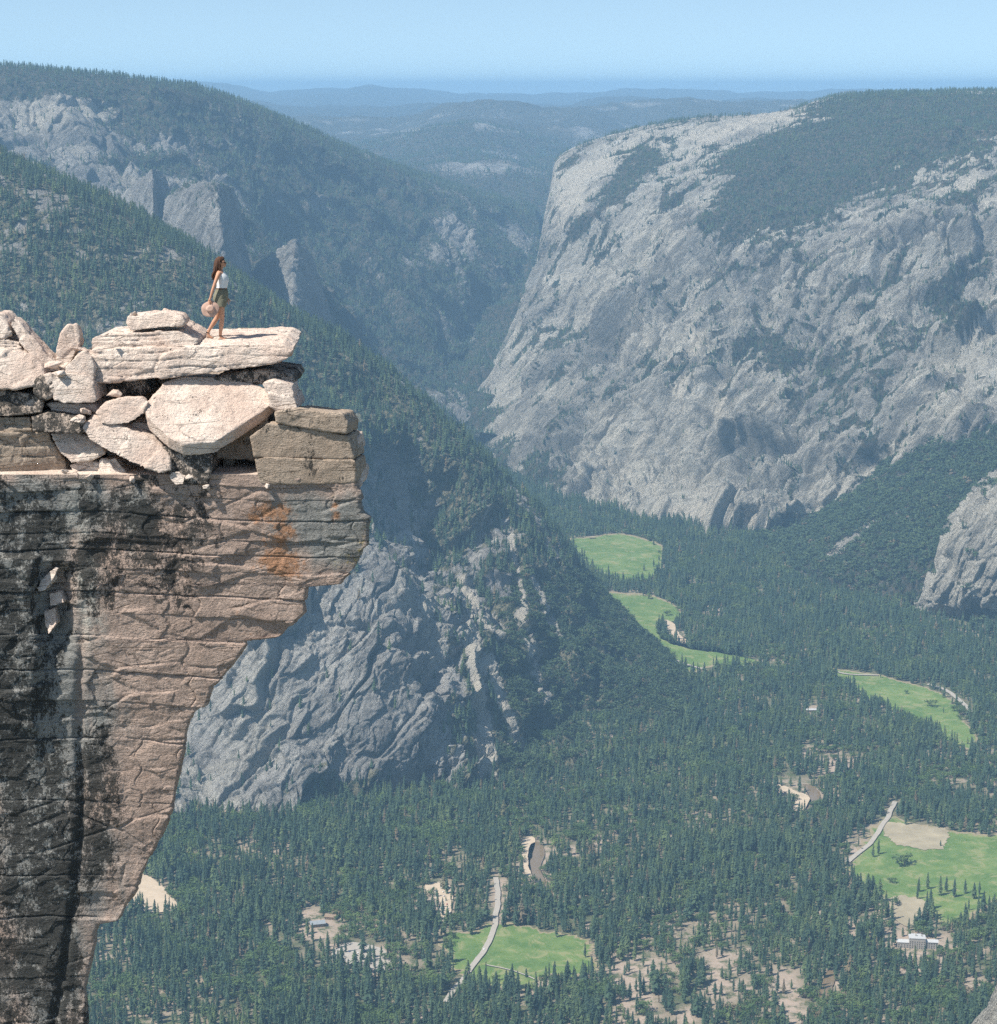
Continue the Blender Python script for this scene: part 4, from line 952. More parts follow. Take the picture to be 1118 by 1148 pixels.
DG = None
def hull_mesh(pts, voxel, smooth_it, strata, rough, seed, facet=.03, fscale=.5):
    """rock: hull of the corner points, resampled evenly, edges worn, then broken up"""
    bm = bmesh.new()
    for p in pts: bm.verts.new(p)
    r = bmesh.ops.convex_hull(bm, input=bm.verts)
    for v in [v for v in bm.verts if not v.link_faces]: bm.verts.remove(v)
    bmesh.ops.recalc_face_normals(bm, faces=bm.faces)
    me = bpy.data.meshes.new('tmp'); bm.to_mesh(me); bm.free()
    o = bpy.data.objects.new('tmp', me); COL.objects.link(o)
    m = o.modifiers.new('r', 'REMESH'); m.mode = 'VOXEL'; m.voxel_size = voxel
    smooth_it = max(0, smooth_it - 1)
    if smooth_it: s = o.modifiers.new('s', 'SMOOTH'); s.iterations = smooth_it; s.factor = .5
    dg = bpy.context.evaluated_depsgraph_get(); me2 = bpy.data.meshes.new_from_object(o.evaluated_get(dg))
    bpy.data.objects.remove(o); bpy.data.meshes.remove(me)
    n = len(me2.vertices); V = np.zeros(n * 3, np.float32); me2.vertices.foreach_get('co', V); V = V.reshape(-1, 3).astype(float)
    N = np.zeros(n * 3, np.float32); me2.vertices.foreach_get('normal', N); N = N.reshape(-1, 3)
    Vs = V + seed * 3.1
    d = fbm(Vs / .6, 3, seed) * rough * 1.8 + fbm(Vs / .11, 4, seed + 1, .65) * rough * .5
    f, _ = facets(Vs / fscale, seed + 2, 1, .5); d = d + f * facet
    f, _ = facets(Vs / (fscale * .3), seed + 5, 1, .5); d = d + f * facet * .3
    if strata:
        zz = Vs[:, 2] + fbm(Vs / np.array([1.2, 1.2, 1.2]), 2, seed + 3) * .12 - Vs[:, 0] * .02
        q = zz / strata; i = np.floor(q); fr = q - i
        hsh = _hash(i.astype(np.int64), i.astype(np.int64) * 0, i.astype(np.int64) * 0, seed).astype(np.float64) / 4294967295.
        side = np.clip(1 - np.abs(N[:, 2]) * 1.1, 0, 1)
        on = smooth(-.2, .2, noise(np.stack([Vs[:, 0] / .7, Vs[:, 1] / .7, i], -1), seed + 4))
        d = d + side * ((hsh - .5) * .045 - .05 * np.exp(-((np.minimum(fr, 1 - fr)) * strata / .013) ** 2) * on)
    V = V + N * d[:, None]
    me2.vertices.foreach_set('co', V.astype(np.float32).ravel())
    me2.polygons.foreach_set('use_smooth', np.ones(len(me2.polygons), bool)); me2.update()
    return me2
def plate(name, label, cat, poly, Y, n=(0.08, -1, .3), thick=1.5, back=None, voxel=.03, sm=2, strata=0, rough=.02, seed=1, mat='slab', shrink=.95, facet=.03, fscale=.5, group=None, rise=0.0):
    n = np.array(n, float); n /= np.linalg.norm(n)
    cx = sum(p[0] for p in poly) / len(poly); cy = sum(p[1] for p in poly) / len(poly)
    c = at(cx, cy, Y); k = c @ n
    F_ = [ray(*p) * (k / (ray(*p) @ n)) for p in poly]
    bd = np.array(back, float) if back is not None else -n
    bd = bd / np.linalg.norm(bd) * thick
    cc = np.mean(F_, 0)
    B_ = [cc + (p - cc) * shrink + bd for p in F_]
    me = hull_mesh(F_ + B_, voxel, sm, strata, rough, seed, facet, fscale)
    me.name = name
    o = link(name, me, M[mat]); 
    # origin at the base
    co_ = np.zeros(len(me.vertices) * 3, np.float32); me.vertices.foreach_get('co', co_); co_ = co_.reshape(-1, 3)
    b = np.array([co_[:, 0].mean(), co_[:, 1].mean(), co_[:, 2].min()]); me.vertices.foreach_set('co', (co_ - b).astype(np.float32).ravel()); me.update(); o.location = b
    tag(o, label, cat, group); return o
UP = (0, 1, 0.0)      # slabs run level, straight back
HB = (.05, 1, 0)
# -- stack at the right end
HD = (.05, 1, -.115)
plate('rock_block', 'lowest brown layer of the right tip resting on the overhang', 'rock', [(284,514),(300,512),(398,516),(400,528),(399,542),(345,544),(290,543)], 41.05, (.06,-1,.0), 2.2, HD, rough=.014, seed=11, mat='slabblock', sm=0, fscale=1.0, facet=.02)
plate('rock_block', 'middle brown layer of the right tip', 'rock', [(280,490),(300,474),(318,476),(391,488),(396,505),(398,515),(340,513),(284,513)], 41.08, (.06,-1,.0), 2.2, HD, rough=.014, seed=10, mat='slabblock', sm=0, fscale=1.0, facet=.02)
plate('stone_slab', 'flat brown slab capping the right tip', 'rock', [(308,462),(330,458),(384,464),(391,475),(390,487),(330,479),(308,474)], 41.05, (.06,-1,.06), 2.0, HD, rough=.014, seed=12, mat='slabblock', sm=0, fscale=1.0, facet=.02)
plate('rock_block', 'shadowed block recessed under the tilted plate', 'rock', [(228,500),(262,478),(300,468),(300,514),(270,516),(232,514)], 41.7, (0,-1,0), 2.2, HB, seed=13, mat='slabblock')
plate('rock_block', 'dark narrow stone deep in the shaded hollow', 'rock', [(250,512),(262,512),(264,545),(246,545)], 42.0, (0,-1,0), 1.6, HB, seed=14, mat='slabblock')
plate('rock_flake', 'small pale flake sticking out behind the right tip', 'rock', [(386,490),(401,492),(403,508),(398,516),(386,514)], 42.4, (.1,-1,.2), 1.2, HB, seed=15, mat='slab', sm=1)
plate('rock_flake', 'thin pale ledge stone low behind the right tip', 'rock', [(380,534),(402,533),(406,543),(403,549),(380,548)], 41.9, (.1,-1,.2), 1.5, HB, seed=16, mat='slab', sm=1)
plate('rock_block', 'small pale block under the tip of the long slab', 'rock', [(294,429),(306,426),(327,432),(330,443),(327,454),(312,452),(296,440)], 41.6, (.15,-1,.3), .9, HB, seed=17, mat='slab', sm=2)
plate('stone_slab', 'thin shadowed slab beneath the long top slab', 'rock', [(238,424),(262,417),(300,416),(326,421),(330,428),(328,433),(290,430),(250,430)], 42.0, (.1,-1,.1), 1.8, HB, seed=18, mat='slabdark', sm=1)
plate('rock_block', 'squat pale stone between the plate and the tip slab', 'rock', [(300,440),(330,446),(334,460),(310,462),(300,456)], 41.5, (.1,-1,.2), 1.3, HB, seed=19, mat='slab')
# -- the big tilted plate
plate('stone_slab', 'big tilted pale plate with a broken pointed lower edge', 'rock', [(184,427),(205,421),(262,423),(300,436),(313,445),(296,460),(262,482),(240,496),(205,497),(188,490),(165,468),(161,456),(172,444)], 41.4, (.10,-.68,.73), .30, (-.05,.35,-1), voxel=.025, sm=1, rough=.014, seed=21, facet=.022, fscale=.8, mat='slab', shrink=.97)
# -- long top slab and what lies on it
plate('stone_slab', 'long flat pale slab on which the person walks', 'rock', [(101,399),(104,392),(180,390),(262,386),(318,385),(329,392),(322,403),(306,408),(250,416),(200,422),(150,427),(106,429)], 41.8, (.02,-1,.22), 2.4, (.0,1,.035), voxel=.025, sm=2, strata=.16, rough=.016, seed=22, facet=.04, fscale=.9, mat='slab', shrink=.98)
plate('stone_slab', 'thin layered slab lying on the long slab behind the walker', 'rock', [(101,391),(102,380),(112,375),(150,374),(200,371),(214,377),(222,384),(216,389),(160,391)], 42.0, (.0,-1,.3), 1.6, HB, strata=.09, rough=.012, seed=23, sm=1, mat='slab')
plate('stone_slab', 'thin upper layer of the slabs under the topmost stone', 'rock', [(134,377),(142,370),(160,367),(198,364),(208,369),(212,376),(195,378)], 42.4, (.0,-1,.3), 1.2, HB, strata=.08, rough=.012, seed=24, sm=1, mat='slab')
plate('rock_block', 'topmost flat stone on the layered slabs', 'rock', [(140,361),(143,354),(160,352),(182,350),(202,354),(208,361),(204,366),(175,368),(146,371)], 42.1, (-.05,-1,.35), .7, HB, rough=.02, seed=25, sm=3, mat='slab')
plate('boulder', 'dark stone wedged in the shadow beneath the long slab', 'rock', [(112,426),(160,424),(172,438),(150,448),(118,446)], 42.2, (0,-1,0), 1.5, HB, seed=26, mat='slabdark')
# -- middle of the pile
plate('boulder', 'rounded boulder left of the tilted plate', 'rock', [(105,462),(118,450),(140,445),(160,445),(167,450),(160,466),(145,475),(125,478),(112,474)], 41.2, (.0,-1,.45), .6, HB, rough=.02, seed=31, sm=7, mat='slab', shrink=.7)
plate('stone_slab', 'long leaning stone sloping down to the right in mid pile', 'rock', [(93,480),(103,467),(125,471),(150,484),(182,500),(191,513),(192,528),(180,531),(150,520),(125,508),(100,494)], 40.95, (.1,-1,.55), .55, (-.1,1,.2), rough=.02, seed=32, sm=3, mat='slab')
plate('boulder', 'stone squeezed between the leaning stone and the plate', 'rock', [(140,478),(152,472),(170,476),(182,492),(180,502),(160,494)], 41.4, (.1,-1,.4), .7, HB, seed=33, sm=4, mat='slab')
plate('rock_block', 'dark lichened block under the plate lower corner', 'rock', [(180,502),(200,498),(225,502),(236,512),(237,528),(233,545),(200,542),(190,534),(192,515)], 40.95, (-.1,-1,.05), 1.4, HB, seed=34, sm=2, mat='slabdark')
plate('boulder', 'fist shaped stone on the cliff rim', 'rock', [(188,536),(192,529),(200,529),(208,535),(206,544),(196,545)], 40.8, (0,-1,.4), .3, HB, seed=35, sm=3, mat='slab', shrink=.7, voxel=.02)
plate('rock_block', 'small bright split block on the rim', 'rock', [(112,516),(130,513),(140,527),(146,539),(110,539)], 41.2, (-.1,-1,.5), .8, HB, seed=36, sm=1, mat='slab', voxel=.02)
plate('rock_block', 'low pale stone left of the split block', 'rock', [(78,522),(98,516),(112,520),(112,538),(88,537)], 41.3, (-.1,-1,.5), .9, HB, seed=37, sm=2, mat='slab', voxel=.02)
plate('rock_block', 'dark upright stone between rim stones', 'rock', [(160,524),(174,526),(178,541),(162,541)], 41.3, (0,-1,.2), .8, HB, seed=38, sm=2, mat='slabdark', voxel=.02)
plate('rock_block', 'shaded block behind the rim stones', 'rock', [(120,500),(180,520),(188,540),(120,540)], 41.9, (0,-1,.2), 1.6, HB, seed=39, sm=2, mat='slab')
# -- left side
plate('boulder', 'upright egg shaped boulder at the left of the pile', 'rock', [(63,392),(68,374),(76,364),(86,363),(90,372),(89,388),(80,406),(70,417),(64,410)], 41.9, (.1,-1,.2), .55, HB, seed=41, sm=8, mat='slab', shrink=.7, rough=.014, voxel=.02)
plate('boulder', 'angular stone leaning on the egg shaped boulder', 'rock', [(71,412),(84,400),(94,393),(102,400),(107,412),(106,427),(90,424),(74,421)], 41.5, (.2,-1,.3), .8, HB, seed=42, sm=2, mat='slab')
plate('stone_slab', 'narrow slab leaning up to the left', 'rock', [(11,364),(14,357),(22,363),(42,386),(60,405),(66,416),(54,417),(38,403),(22,384)], 41.7, (.2,-1,.4), .5, HB, seed=43, sm=1, mat='slab', voxel=.02)
plate('stone_slab', 'grey slab lying under the narrow leaning slab', 'rock', [(16,378),(30,388),(44,405),(48,418),(30,412),(12,396)], 42.0, (.2,-1,.4), .6, HB, seed=44, sm=1, mat='slab', voxel=.02)
plate('boulder', 'pale boulder at the top of the left edge', 'rock', [(-40,372),(-20,354),(0,352),(8,361),(12,376),(0,381),(-30,384)], 41.8, (.1,-1,.4), .9, HB, seed=45, sm=3, mat='slab')
plate('stone_slab', 'thin layered slab under the top left boulder', 'rock', [(-60,381),(0,379),(22,383),(25,392),(0,394),(-60,395)], 41.7, (.0,-1,.3), 1.2, HB, strata=.08, seed=46, sm=1, mat='slab')
plate('stone_slab', 'wide bright slab with a dark lichened corner on the left', 'rock', [(-90,396),(-10,392),(20,392),(38,400),(47,410),(50,420),(44,432),(20,436),(-90,440)], 41.3, (.1,-1,.55), 1.4, HB, seed=47, sm=2, mat='slab')
plate('boulder', 'round brown stone beside the wide left slab', 'rock', [(38,425),(46,419),(58,423),(62,436),(58,446),(44,448),(36,440)], 41.2, (.1,-1,.3), .7, HB, seed=48, sm=5, mat='slabdark')
plate('rock_block', 'pale square block left of the long slab', 'rock', [(48,420),(62,417),(96,420),(104,430),(109,450),(104,453),(70,452),(60,448),(58,430)], 41.25, (.1,-1,.3), 1.2, HB, seed=49, sm=2, mat='slab')
plate('stone_slab', 'layered slab with black lichen at the left edge', 'rock', [(-90,442),(0,438),(36,441),(48,450),(46,462),(20,467),(-90,466)], 41.15, (.1,-1,.35), 1.4, HB, strata=.14, seed=50, sm=2, mat='slabdark')
plate('stone_slab', 'thin slab under the pale square block', 'rock', [(50,452),(105,452),(112,460),(95,466),(60,464)], 41.4, (0,-1,.2), 1.3, HB, seed=51, sm=1, mat='slab')
plate('rock_block', 'lichen spotted ledge stone in the left middle', 'rock', [(34,466),(60,462),(88,466),(97,474),(97,486),(70,486),(36,484)], 41.15, (.1,-1,.4), 1.3, HB, seed=52, sm=2, mat='slabdark')
plate('stone_slab', 'low brown ledge under the lichened left slab', 'rock', [(-90,468),(34,468),(36,484),(0,486),(-90,484)], 41.2, (.0,-1,.1), 1.3, HB, strata=.12, seed=53, sm=1, mat='slabblock')
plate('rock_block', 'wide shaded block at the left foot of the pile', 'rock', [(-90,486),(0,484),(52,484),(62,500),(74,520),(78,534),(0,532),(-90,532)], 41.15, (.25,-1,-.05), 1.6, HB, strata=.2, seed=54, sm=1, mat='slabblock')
plate('rock_block', 'stepped pale stone above the rim on the left', 'rock', [(56,486),(84,484),(112,492),(120,508),(104,516),(80,520),(66,506)], 41.3, (.1,-1,.45), 1.1, HB, seed=55, sm=2, mat='slab')
plate('rock_block', 'thick stone filling the pile behind the boulders', 'rock', [(-90,400),(60,412),(110,424),(240,430),(250,520),(200,545),(-90,545)], 43.0, (0,-1,0), 2.6, HB, seed=56, sm=2, mat='slabblock', voxel=.05)
# -- small loose stones
pebs = [(150,351,42.3,.07),(120,374,41.7,.05),(68,419,41.3,.09),(210,534,40.9,.06),(100,533,40.9,.07),(148,536,40.9,.06),(70,528,40.95,.05),(172,470,41.2,.07),(98,462,41.3,.09),(300,545,41.0,.05),(230,546,40.9,.05),(60,409,41.6,.1),(95,391,42.0,.09),(133,441,41.6,.08),(90,470,41.1,.07)]
for i, (x, y, Y, r) in enumerate(pebs):
    rr = random.Random(900 + i); c = at(x, y, Y)
    me = hull_mesh([c + np.array([rr.gauss(0, 1), rr.gauss(0, 1), rr.gauss(0, .7)]) * r for _k in range(12)], max(.012, r / 7), 1, 0, .008, 700 + i, .008, .1)
    co_ = np.zeros(len(me.vertices) * 3, np.float32); me.vertices.foreach_get('co', co_); co_ = co_.reshape(-1, 3) - c; me.vertices.foreach_set('co', co_.astype(np.float32).ravel()); me.name = 'loose_stone'
    o = link('loose_stone', me, M['slab']); o.location = c
    tag(o, 'small loose stone lying among the piled slabs', 'stone', 'small loose stones among the slabs')
# -- lower left buttress stones
plate('rock_block', 'square topped buttress block at the lower left edge', 'rock', [(-120,626),(0,622),(28,624),(38,640),(40,700),(34,800),(-120,840)], 40.80, (.15,-1,.0), 1.6, HB, seed=61, sm=2, mat='slabdark', voxel=.035, rough=.035, facet=.05)
plate('rock_flake', 'sunlit pointed flake in the cleft of the cliff', 'rock', [(38,657),(50,645),(62,635),(66,637),(58,652),(50,662),(44,664)], 40.9, (-.3,-1,.5), .3, HB, seed=62, sm=1, mat='slab', voxel=.015)
plate('rock_flake', 'upper small bright step stone in the cleft', 'rock', [(54,665),(68,663),(72,676),(56,680)], 41.0, (-.3,-1,.45), .35, HB, seed=63, sm=1, mat='slab', voxel=.015)
plate('rock_flake', 'lower small bright step stone in the cleft', 'rock', [(50,684),(62,681),(64,700),(54,712),(50,700)], 40.95, (-.3,-1,.45), .35, HB, seed=64, sm=1, mat='slab', voxel=.015)

# near granite spur at the bottom right corner
Cn = [[(1150,1090,2600),(1200,1060,2600),(1300,1000,2700)],[(1096,1146,2300),(1120,1108,2250),(1200,1030,2200)],[(1078,1175,2200),(1118,1160,2100),(1200,1150,1900)],[(1060,1220,2200),(1118,1220,2050),(1200,1250,1800)]]
sheet('granite_shoulder', Cn, 120, 120, lambda P, N: facets(P / 40., 651)[0] * 9 + fbm(P / 15., 3, 652) * 4, M['wall'], 'sliver of pale granite slope in the bottom right corner')

# ------------------------------------------------------------------ valley buildings and cars
M['white'] = plain('pale_roof', (0.46, 0.46, 0.45), var=.1, scale=.2)
M['grey_roof'] = plain('grey_shingle_roof', (0.27, 0.29, 0.30), var=.15, scale=.3)
M['tanwall'] = plain('timber_wall', (0.26, 0.19, 0.13), var=.2, scale=.3)
M['stonewall'] = plain('stone_wall', (0.36, 0.33, 0.29), var=.2, scale=.3)
M['window'] = plain('dark_glass', (0.03, 0.035, 0.04), rough=.2)
def boxes(lst):
    V, Fc = [], []
    for x0, x1, y0, y1, z0, z1 in lst:
        i = len(V); V += [(x0,y0,z0),(x1,y0,z0),(x1,y1,z0),(x0,y1,z0),(x0,y0,z1),(x1,y0,z1),(x1,y1,z1),(x0,y1,z1)]
        Fc += [(i,i+3,i+2,i+1),(i+4,i+5,i+6,i+7),(i,i+1,i+5,i+4),(i+1,i+2,i+6,i+5),(i+2,i+3,i+7,i+6),(i+3,i,i+4,i+7)]
    return V, Fc
def mk(name, VF, mat, parent, flatf=True):
    me = bpy.data.meshes.new(name); me.from_pydata(VF[0], [], VF[1]); me.update(); return link(name, me, mat, parent)
def gable(x0, x1, y0, y1, z, h, ov=.8):
    """a pitched roof with thickness, ridge along x"""
    x0 -= ov; x1 += ov; y0 -= ov; y1 += ov; ym = (y0 + y1) / 2; t = .5
    V = [(x0,y0,z),(x1,y0,z),(x1,y1,z),(x0,y1,z),(x0,ym,z+h),(x1,ym,z+h),(x0,y0,z+t),(x1,y0,z+t),(x1,y1,z+t),(x0,y1,z+t),(x0,ym,z+h+t),(x1,ym,z+h+t)]
    return V, [(0,3,2,1),(0,1,7,6),(2,3,9,8),(6,7,11,10),(8,9,10,11),(0,6,10,9,3),(1,2,8,11,7)]
def join(*vfs):
    V, Fc = [], []
    for v, f in vfs: n = len(V); V += v; Fc += [tuple(i + n for i in q) for q in f]
    return V, Fc
def building(name, label, px, py, rz, wings, roofmat, wallmat, rf=None):
    b = empty(name, at(px, py), rz); tag(b, label, 'building')
    mk('wall', join(*[boxes([(x0, x1, y0, y1, 0, z)]) for x0, x1, y0, y1, z, h in wings]), M[wallmat], b)
    for x0, x1, y0, y1, z, h in wings:
        mk('roof', gable(x0, x1, y0, y1, z + .01, h) if h > 0 else boxes([(x0 - .6, x1 + .6, y0 - .6, y1 + .6, z + .01, z + .7)]), M[roofmat if not rf else rf], b)
        n = max(2, int((x1 - x0) / 4)); 
        for fl in range(max(1, int(z / 4))):
            mk('window_row', boxes([(x0 + (x1 - x0) * (i + .3) / n, x0 + (x1 - x0) * (i + .7) / n, y0 - .15, y0 + .1, 1.2 + fl * 3.6, 2.8 + fl * 3.6) for i in range(n)]), M['window'], b)
    return b
hb = building('hotel', 'large pale stepped hotel at the edge of the wide meadow', 1028, 1062, -.12, [(-14, 14, -8, 10, 19, 0), (-34, -14.3, -6, 8, 10, 3), (14.3, 36, -5, 8, 12, 3), (-8, 8, 10.3, 26, 14, 3)], 'white', 'stonewall')
mk('chimney', boxes([(-3, -1, 2, 4, 19.8, 24), (7, 9, 2, 4, 19.8, 23)]), M['stonewall'], hb)
building('hall', 'grey roofed hall in the trees left of centre bottom', 356, 1038, .25, [(-13, 13, -8, 8, 6, 4)], 'grey_roof', 'tanwall')
building('hall', 'brown roofed building beside the grey roofed hall', 371, 1030, -.2, [(-10, 10, -6, 6, 5, 3.5)], 'tanwall', 'tanwall')
building('lodge', 'long low white roofed building between the meadows', 912, 798, .05, [(-18, 18, -6, 6, 6, 1.5)], 'white', 'tanwall')
building('cabin', 'small pale cabin above the far green meadow right end', 1094, 800, .3, [(-7, 7, -4, 4, 4, 3)], 'white', 'tanwall')
building('cabin', 'small yellowish cabin at the farthest meadow', 664, 604, .1, [(-9, 9, -5, 5, 5, 3)], 'soil', 'tanwall')
building('cabin', 'low pale cabin in the clearing right of the river pool', 706, 935, .4, [(-8, 8, -4, 4, 4, 3)], 'white', 'tanwall')
building('cabin', 'white roofed cabin among trees at the mid right clearing', 968, 868, -.3, [(-8, 8, -4, 4, 4, 2.5)], 'white', 'tanwall')

def car_mesh(col, nm):
    V, Fc = [], []
    prof = [(-2.2, .35), (-2.25, .8), (-1.9, 1.0), (-1.3, 1.05), (-.8, 1.5), (.9, 1.52), (1.5, 1.05), (2.1, .95), (2.25, .7), (2.2, .35)]
    for sgn, wd in ((-1, .9), (1, .9)):
        for x, z in prof: V.append((x, sgn * (wd if z < 1.1 else .74), z))
    n = len(prof); Fc.append(tuple(range(n))); Fc.append(tuple(range(2 * n - 1, n - 1, -1)))
    for i in range(n): j = (i + 1) % n; Fc.append((i, n + i, n + j, j))
    me = bpy.data.meshes.new('car_body'); me.from_pydata(V, [], Fc); me.update(); return me
CARCOL = [(.75,.75,.75), (.5,.5,.52), (.04,.04,.045), (.35,.04,.03), (.06,.1,.25), (.6,.58,.5)]
protos = []
def wheel_vf(x, y):
    V, Fc = [], []
    for s in (-.11, .11):
        for k in range(10): a = k * .6283; V.append((x + .34 * math.cos(a), y + s, .34 + .34 * math.sin(a)))
    Fc = [tuple(range(10)), tuple(range(19, 9, -1))] + [(k, 10 + k, 10 + (k + 1) % 10, (k + 1) % 10) for k in range(10)]
    return V, Fc
M['tyre'] = plain('tyre', (.02, .02, .02)); wmesh = bpy.data.meshes.new('wheels')
vf = join(*[wheel_vf(x, y) for x in (-1.4, 1.4) for y in (-.82, .82)]); wmesh.from_pydata(vf[0], [], vf[1]); wmesh.materials.append(M['tyre'])
cmeshes = []
for i, c in enumerate(CARCOL):
    me = car_mesh(c, i); me.materials.append(plain('car_paint', c, rough=.3, var=.02)); cmeshes.append(me)
gl = boxes([(-.75, 1.0, -.79, -.76, 1.08, 1.42), (-.75, 1.0, .76, .79, 1.08, 1.42)])
gmesh = bpy.data.meshes.new('side_windows'); gmesh.from_pydata(gl[0], [], gl[1]); gmesh.materials.append(M['window'])
def car(x, y, rz, ci, group, label):
    o = empty('parked_car', at(x, y) + np.array([0, 0, 2.6]), rz); tag(o, label, 'car', group)
    for nm, me in (('body', cmeshes[ci]), ('wheels', wmesh), ('side_windows', gmesh)):
        c = bpy.data.objects.new(nm, me); COL.objects.link(c); c.parent = o
for i in range(26):
    x = 376 + (i % 13) * 5.0 + random.uniform(-.5, .5); y = 1066 + (i // 13) * 10 + (i % 13) * .8
    car(x, y, .3 + random.uniform(-.05, .05) + 1.57 * (i // 13 == 0), random.choice([0, 0, 1, 1, 2, 4, 5]), 'cars parked on the ground beside the large hall', 'car parked on the pale ground beside the large hall')
for i in range(14):
    x = 486 + (i % 2) * 9 + (i // 2) * 1.6 + random.uniform(-.4, .4); y = 997 + (i // 2) * 4.6
    car(x, y, 1.2 + random.uniform(-.1, .1), random.choice([0, 1, 1, 2, 3, 5]), 'cars parked among the trees by the small meadow', 'car parked on the pale strip above the small meadow')
for x, y, rz, ci, lb in [(543, 1066, 1.1, 0, 'white car driving on the road across the small meadow'), (527, 1086, 1.0, 0, 'white car at the near end of the meadow road'), (967, 953, .5, 2, 'dark car on the road beside the wide meadow')]:
    car(x, y, rz, ci, None, lb)

# ------------------------------------------------------------------ the walker
M['skin'] = plain('skin', (0.56, 0.30, 0.19), rough=.6, var=.06, scale=4)
M['top'] = plain('white_cotton', (0.74, 0.74, 0.72), var=.05)
M['shorts'] = plain('olive_canvas', (0.20, 0.19, 0.135), var=.35, scale=25)
M['hair'] = plain('brown_hair', (0.085, 0.045, 0.03), var=.4, scale=30)
M['straw'] = plain('pink_straw', (0.55, 0.36, 0.28), var=.15, scale=40)
M['black'] = plain('black_plastic', (0.01, 0.01, 0.01), rough=.3)
M['shoe'] = plain('tan_shoe', (0.40, 0.27, 0.21), var=.2, scale=20)
def skin_obj(name, chains, mat, parent, sub=2, root=0):
    V, E, R = [], [], []
    for ch in chains:
        prev = None
        for j, e in enumerate(ch):
            if isinstance(e, int): prev = e; continue
            V.append(e[:3]); R.append(e[3] if len(e) == 4 else (e[3], e[4]))
            if prev is not None: E.append((prev, len(V) - 1))
            prev = len(V) - 1
    me = bpy.data.meshes.new(name); me.from_pydata(V, E, []); o = link(name, me, mat, parent)
    md = o.modifiers.new('skin', 'SKIN'); md.use_smooth_shade = True
    sv = me.skin_vertices[0].data
    for i, r in enumerate(R):
        sv[i].radius = (r, r) if not isinstance(r, tuple) else r
        sv[i].use_root = (i == root)
    s = o.modifiers.new('sub', 'SUBSURF'); s.levels = sub; s.render_levels = sub
    return o
def loft(name, rings, mat, parent, n=20, cap=True, wave=0.0, thick=0.0):
    """rings: (x, y, z, rx, ry, lean) closed ellipses, stacked"""
    V, Fc = [], []
    for k, (x, y, z, rx, ry) in enumerate(rings):
        for i in range(n):
            a = 2 * math.pi * i / n; w_ = 1 + wave * math.sin(a * 5 + k * .8)
            V.append((x + rx * w_ * math.cos(a), y + ry * w_ * math.sin(a), z + wave * .2 * math.sin(3 * a)))
    for k in range(len(rings) - 1):
        for i in range(n): j = (i + 1) % n; Fc.append((k * n + i, k * n + j, (k + 1) * n + j, (k + 1) * n + i))
    if cap: Fc.append(tuple(range(n - 1, -1, -1))); Fc.append(tuple((len(rings) - 1) * n + i for i in range(n)))
    me = bpy.data.meshes.new(name); me.from_pydata(V, [], Fc); o = link(name, me, mat, parent)
    for p in me.polygons: p.use_smooth = True
    if thick: t = o.modifiers.new('t', 'SOLIDIFY'); t.thickness = thick
    s = o.modifiers.new('s', 'SUBSURF'); s.levels = 1; s.render_levels = 2
    return o
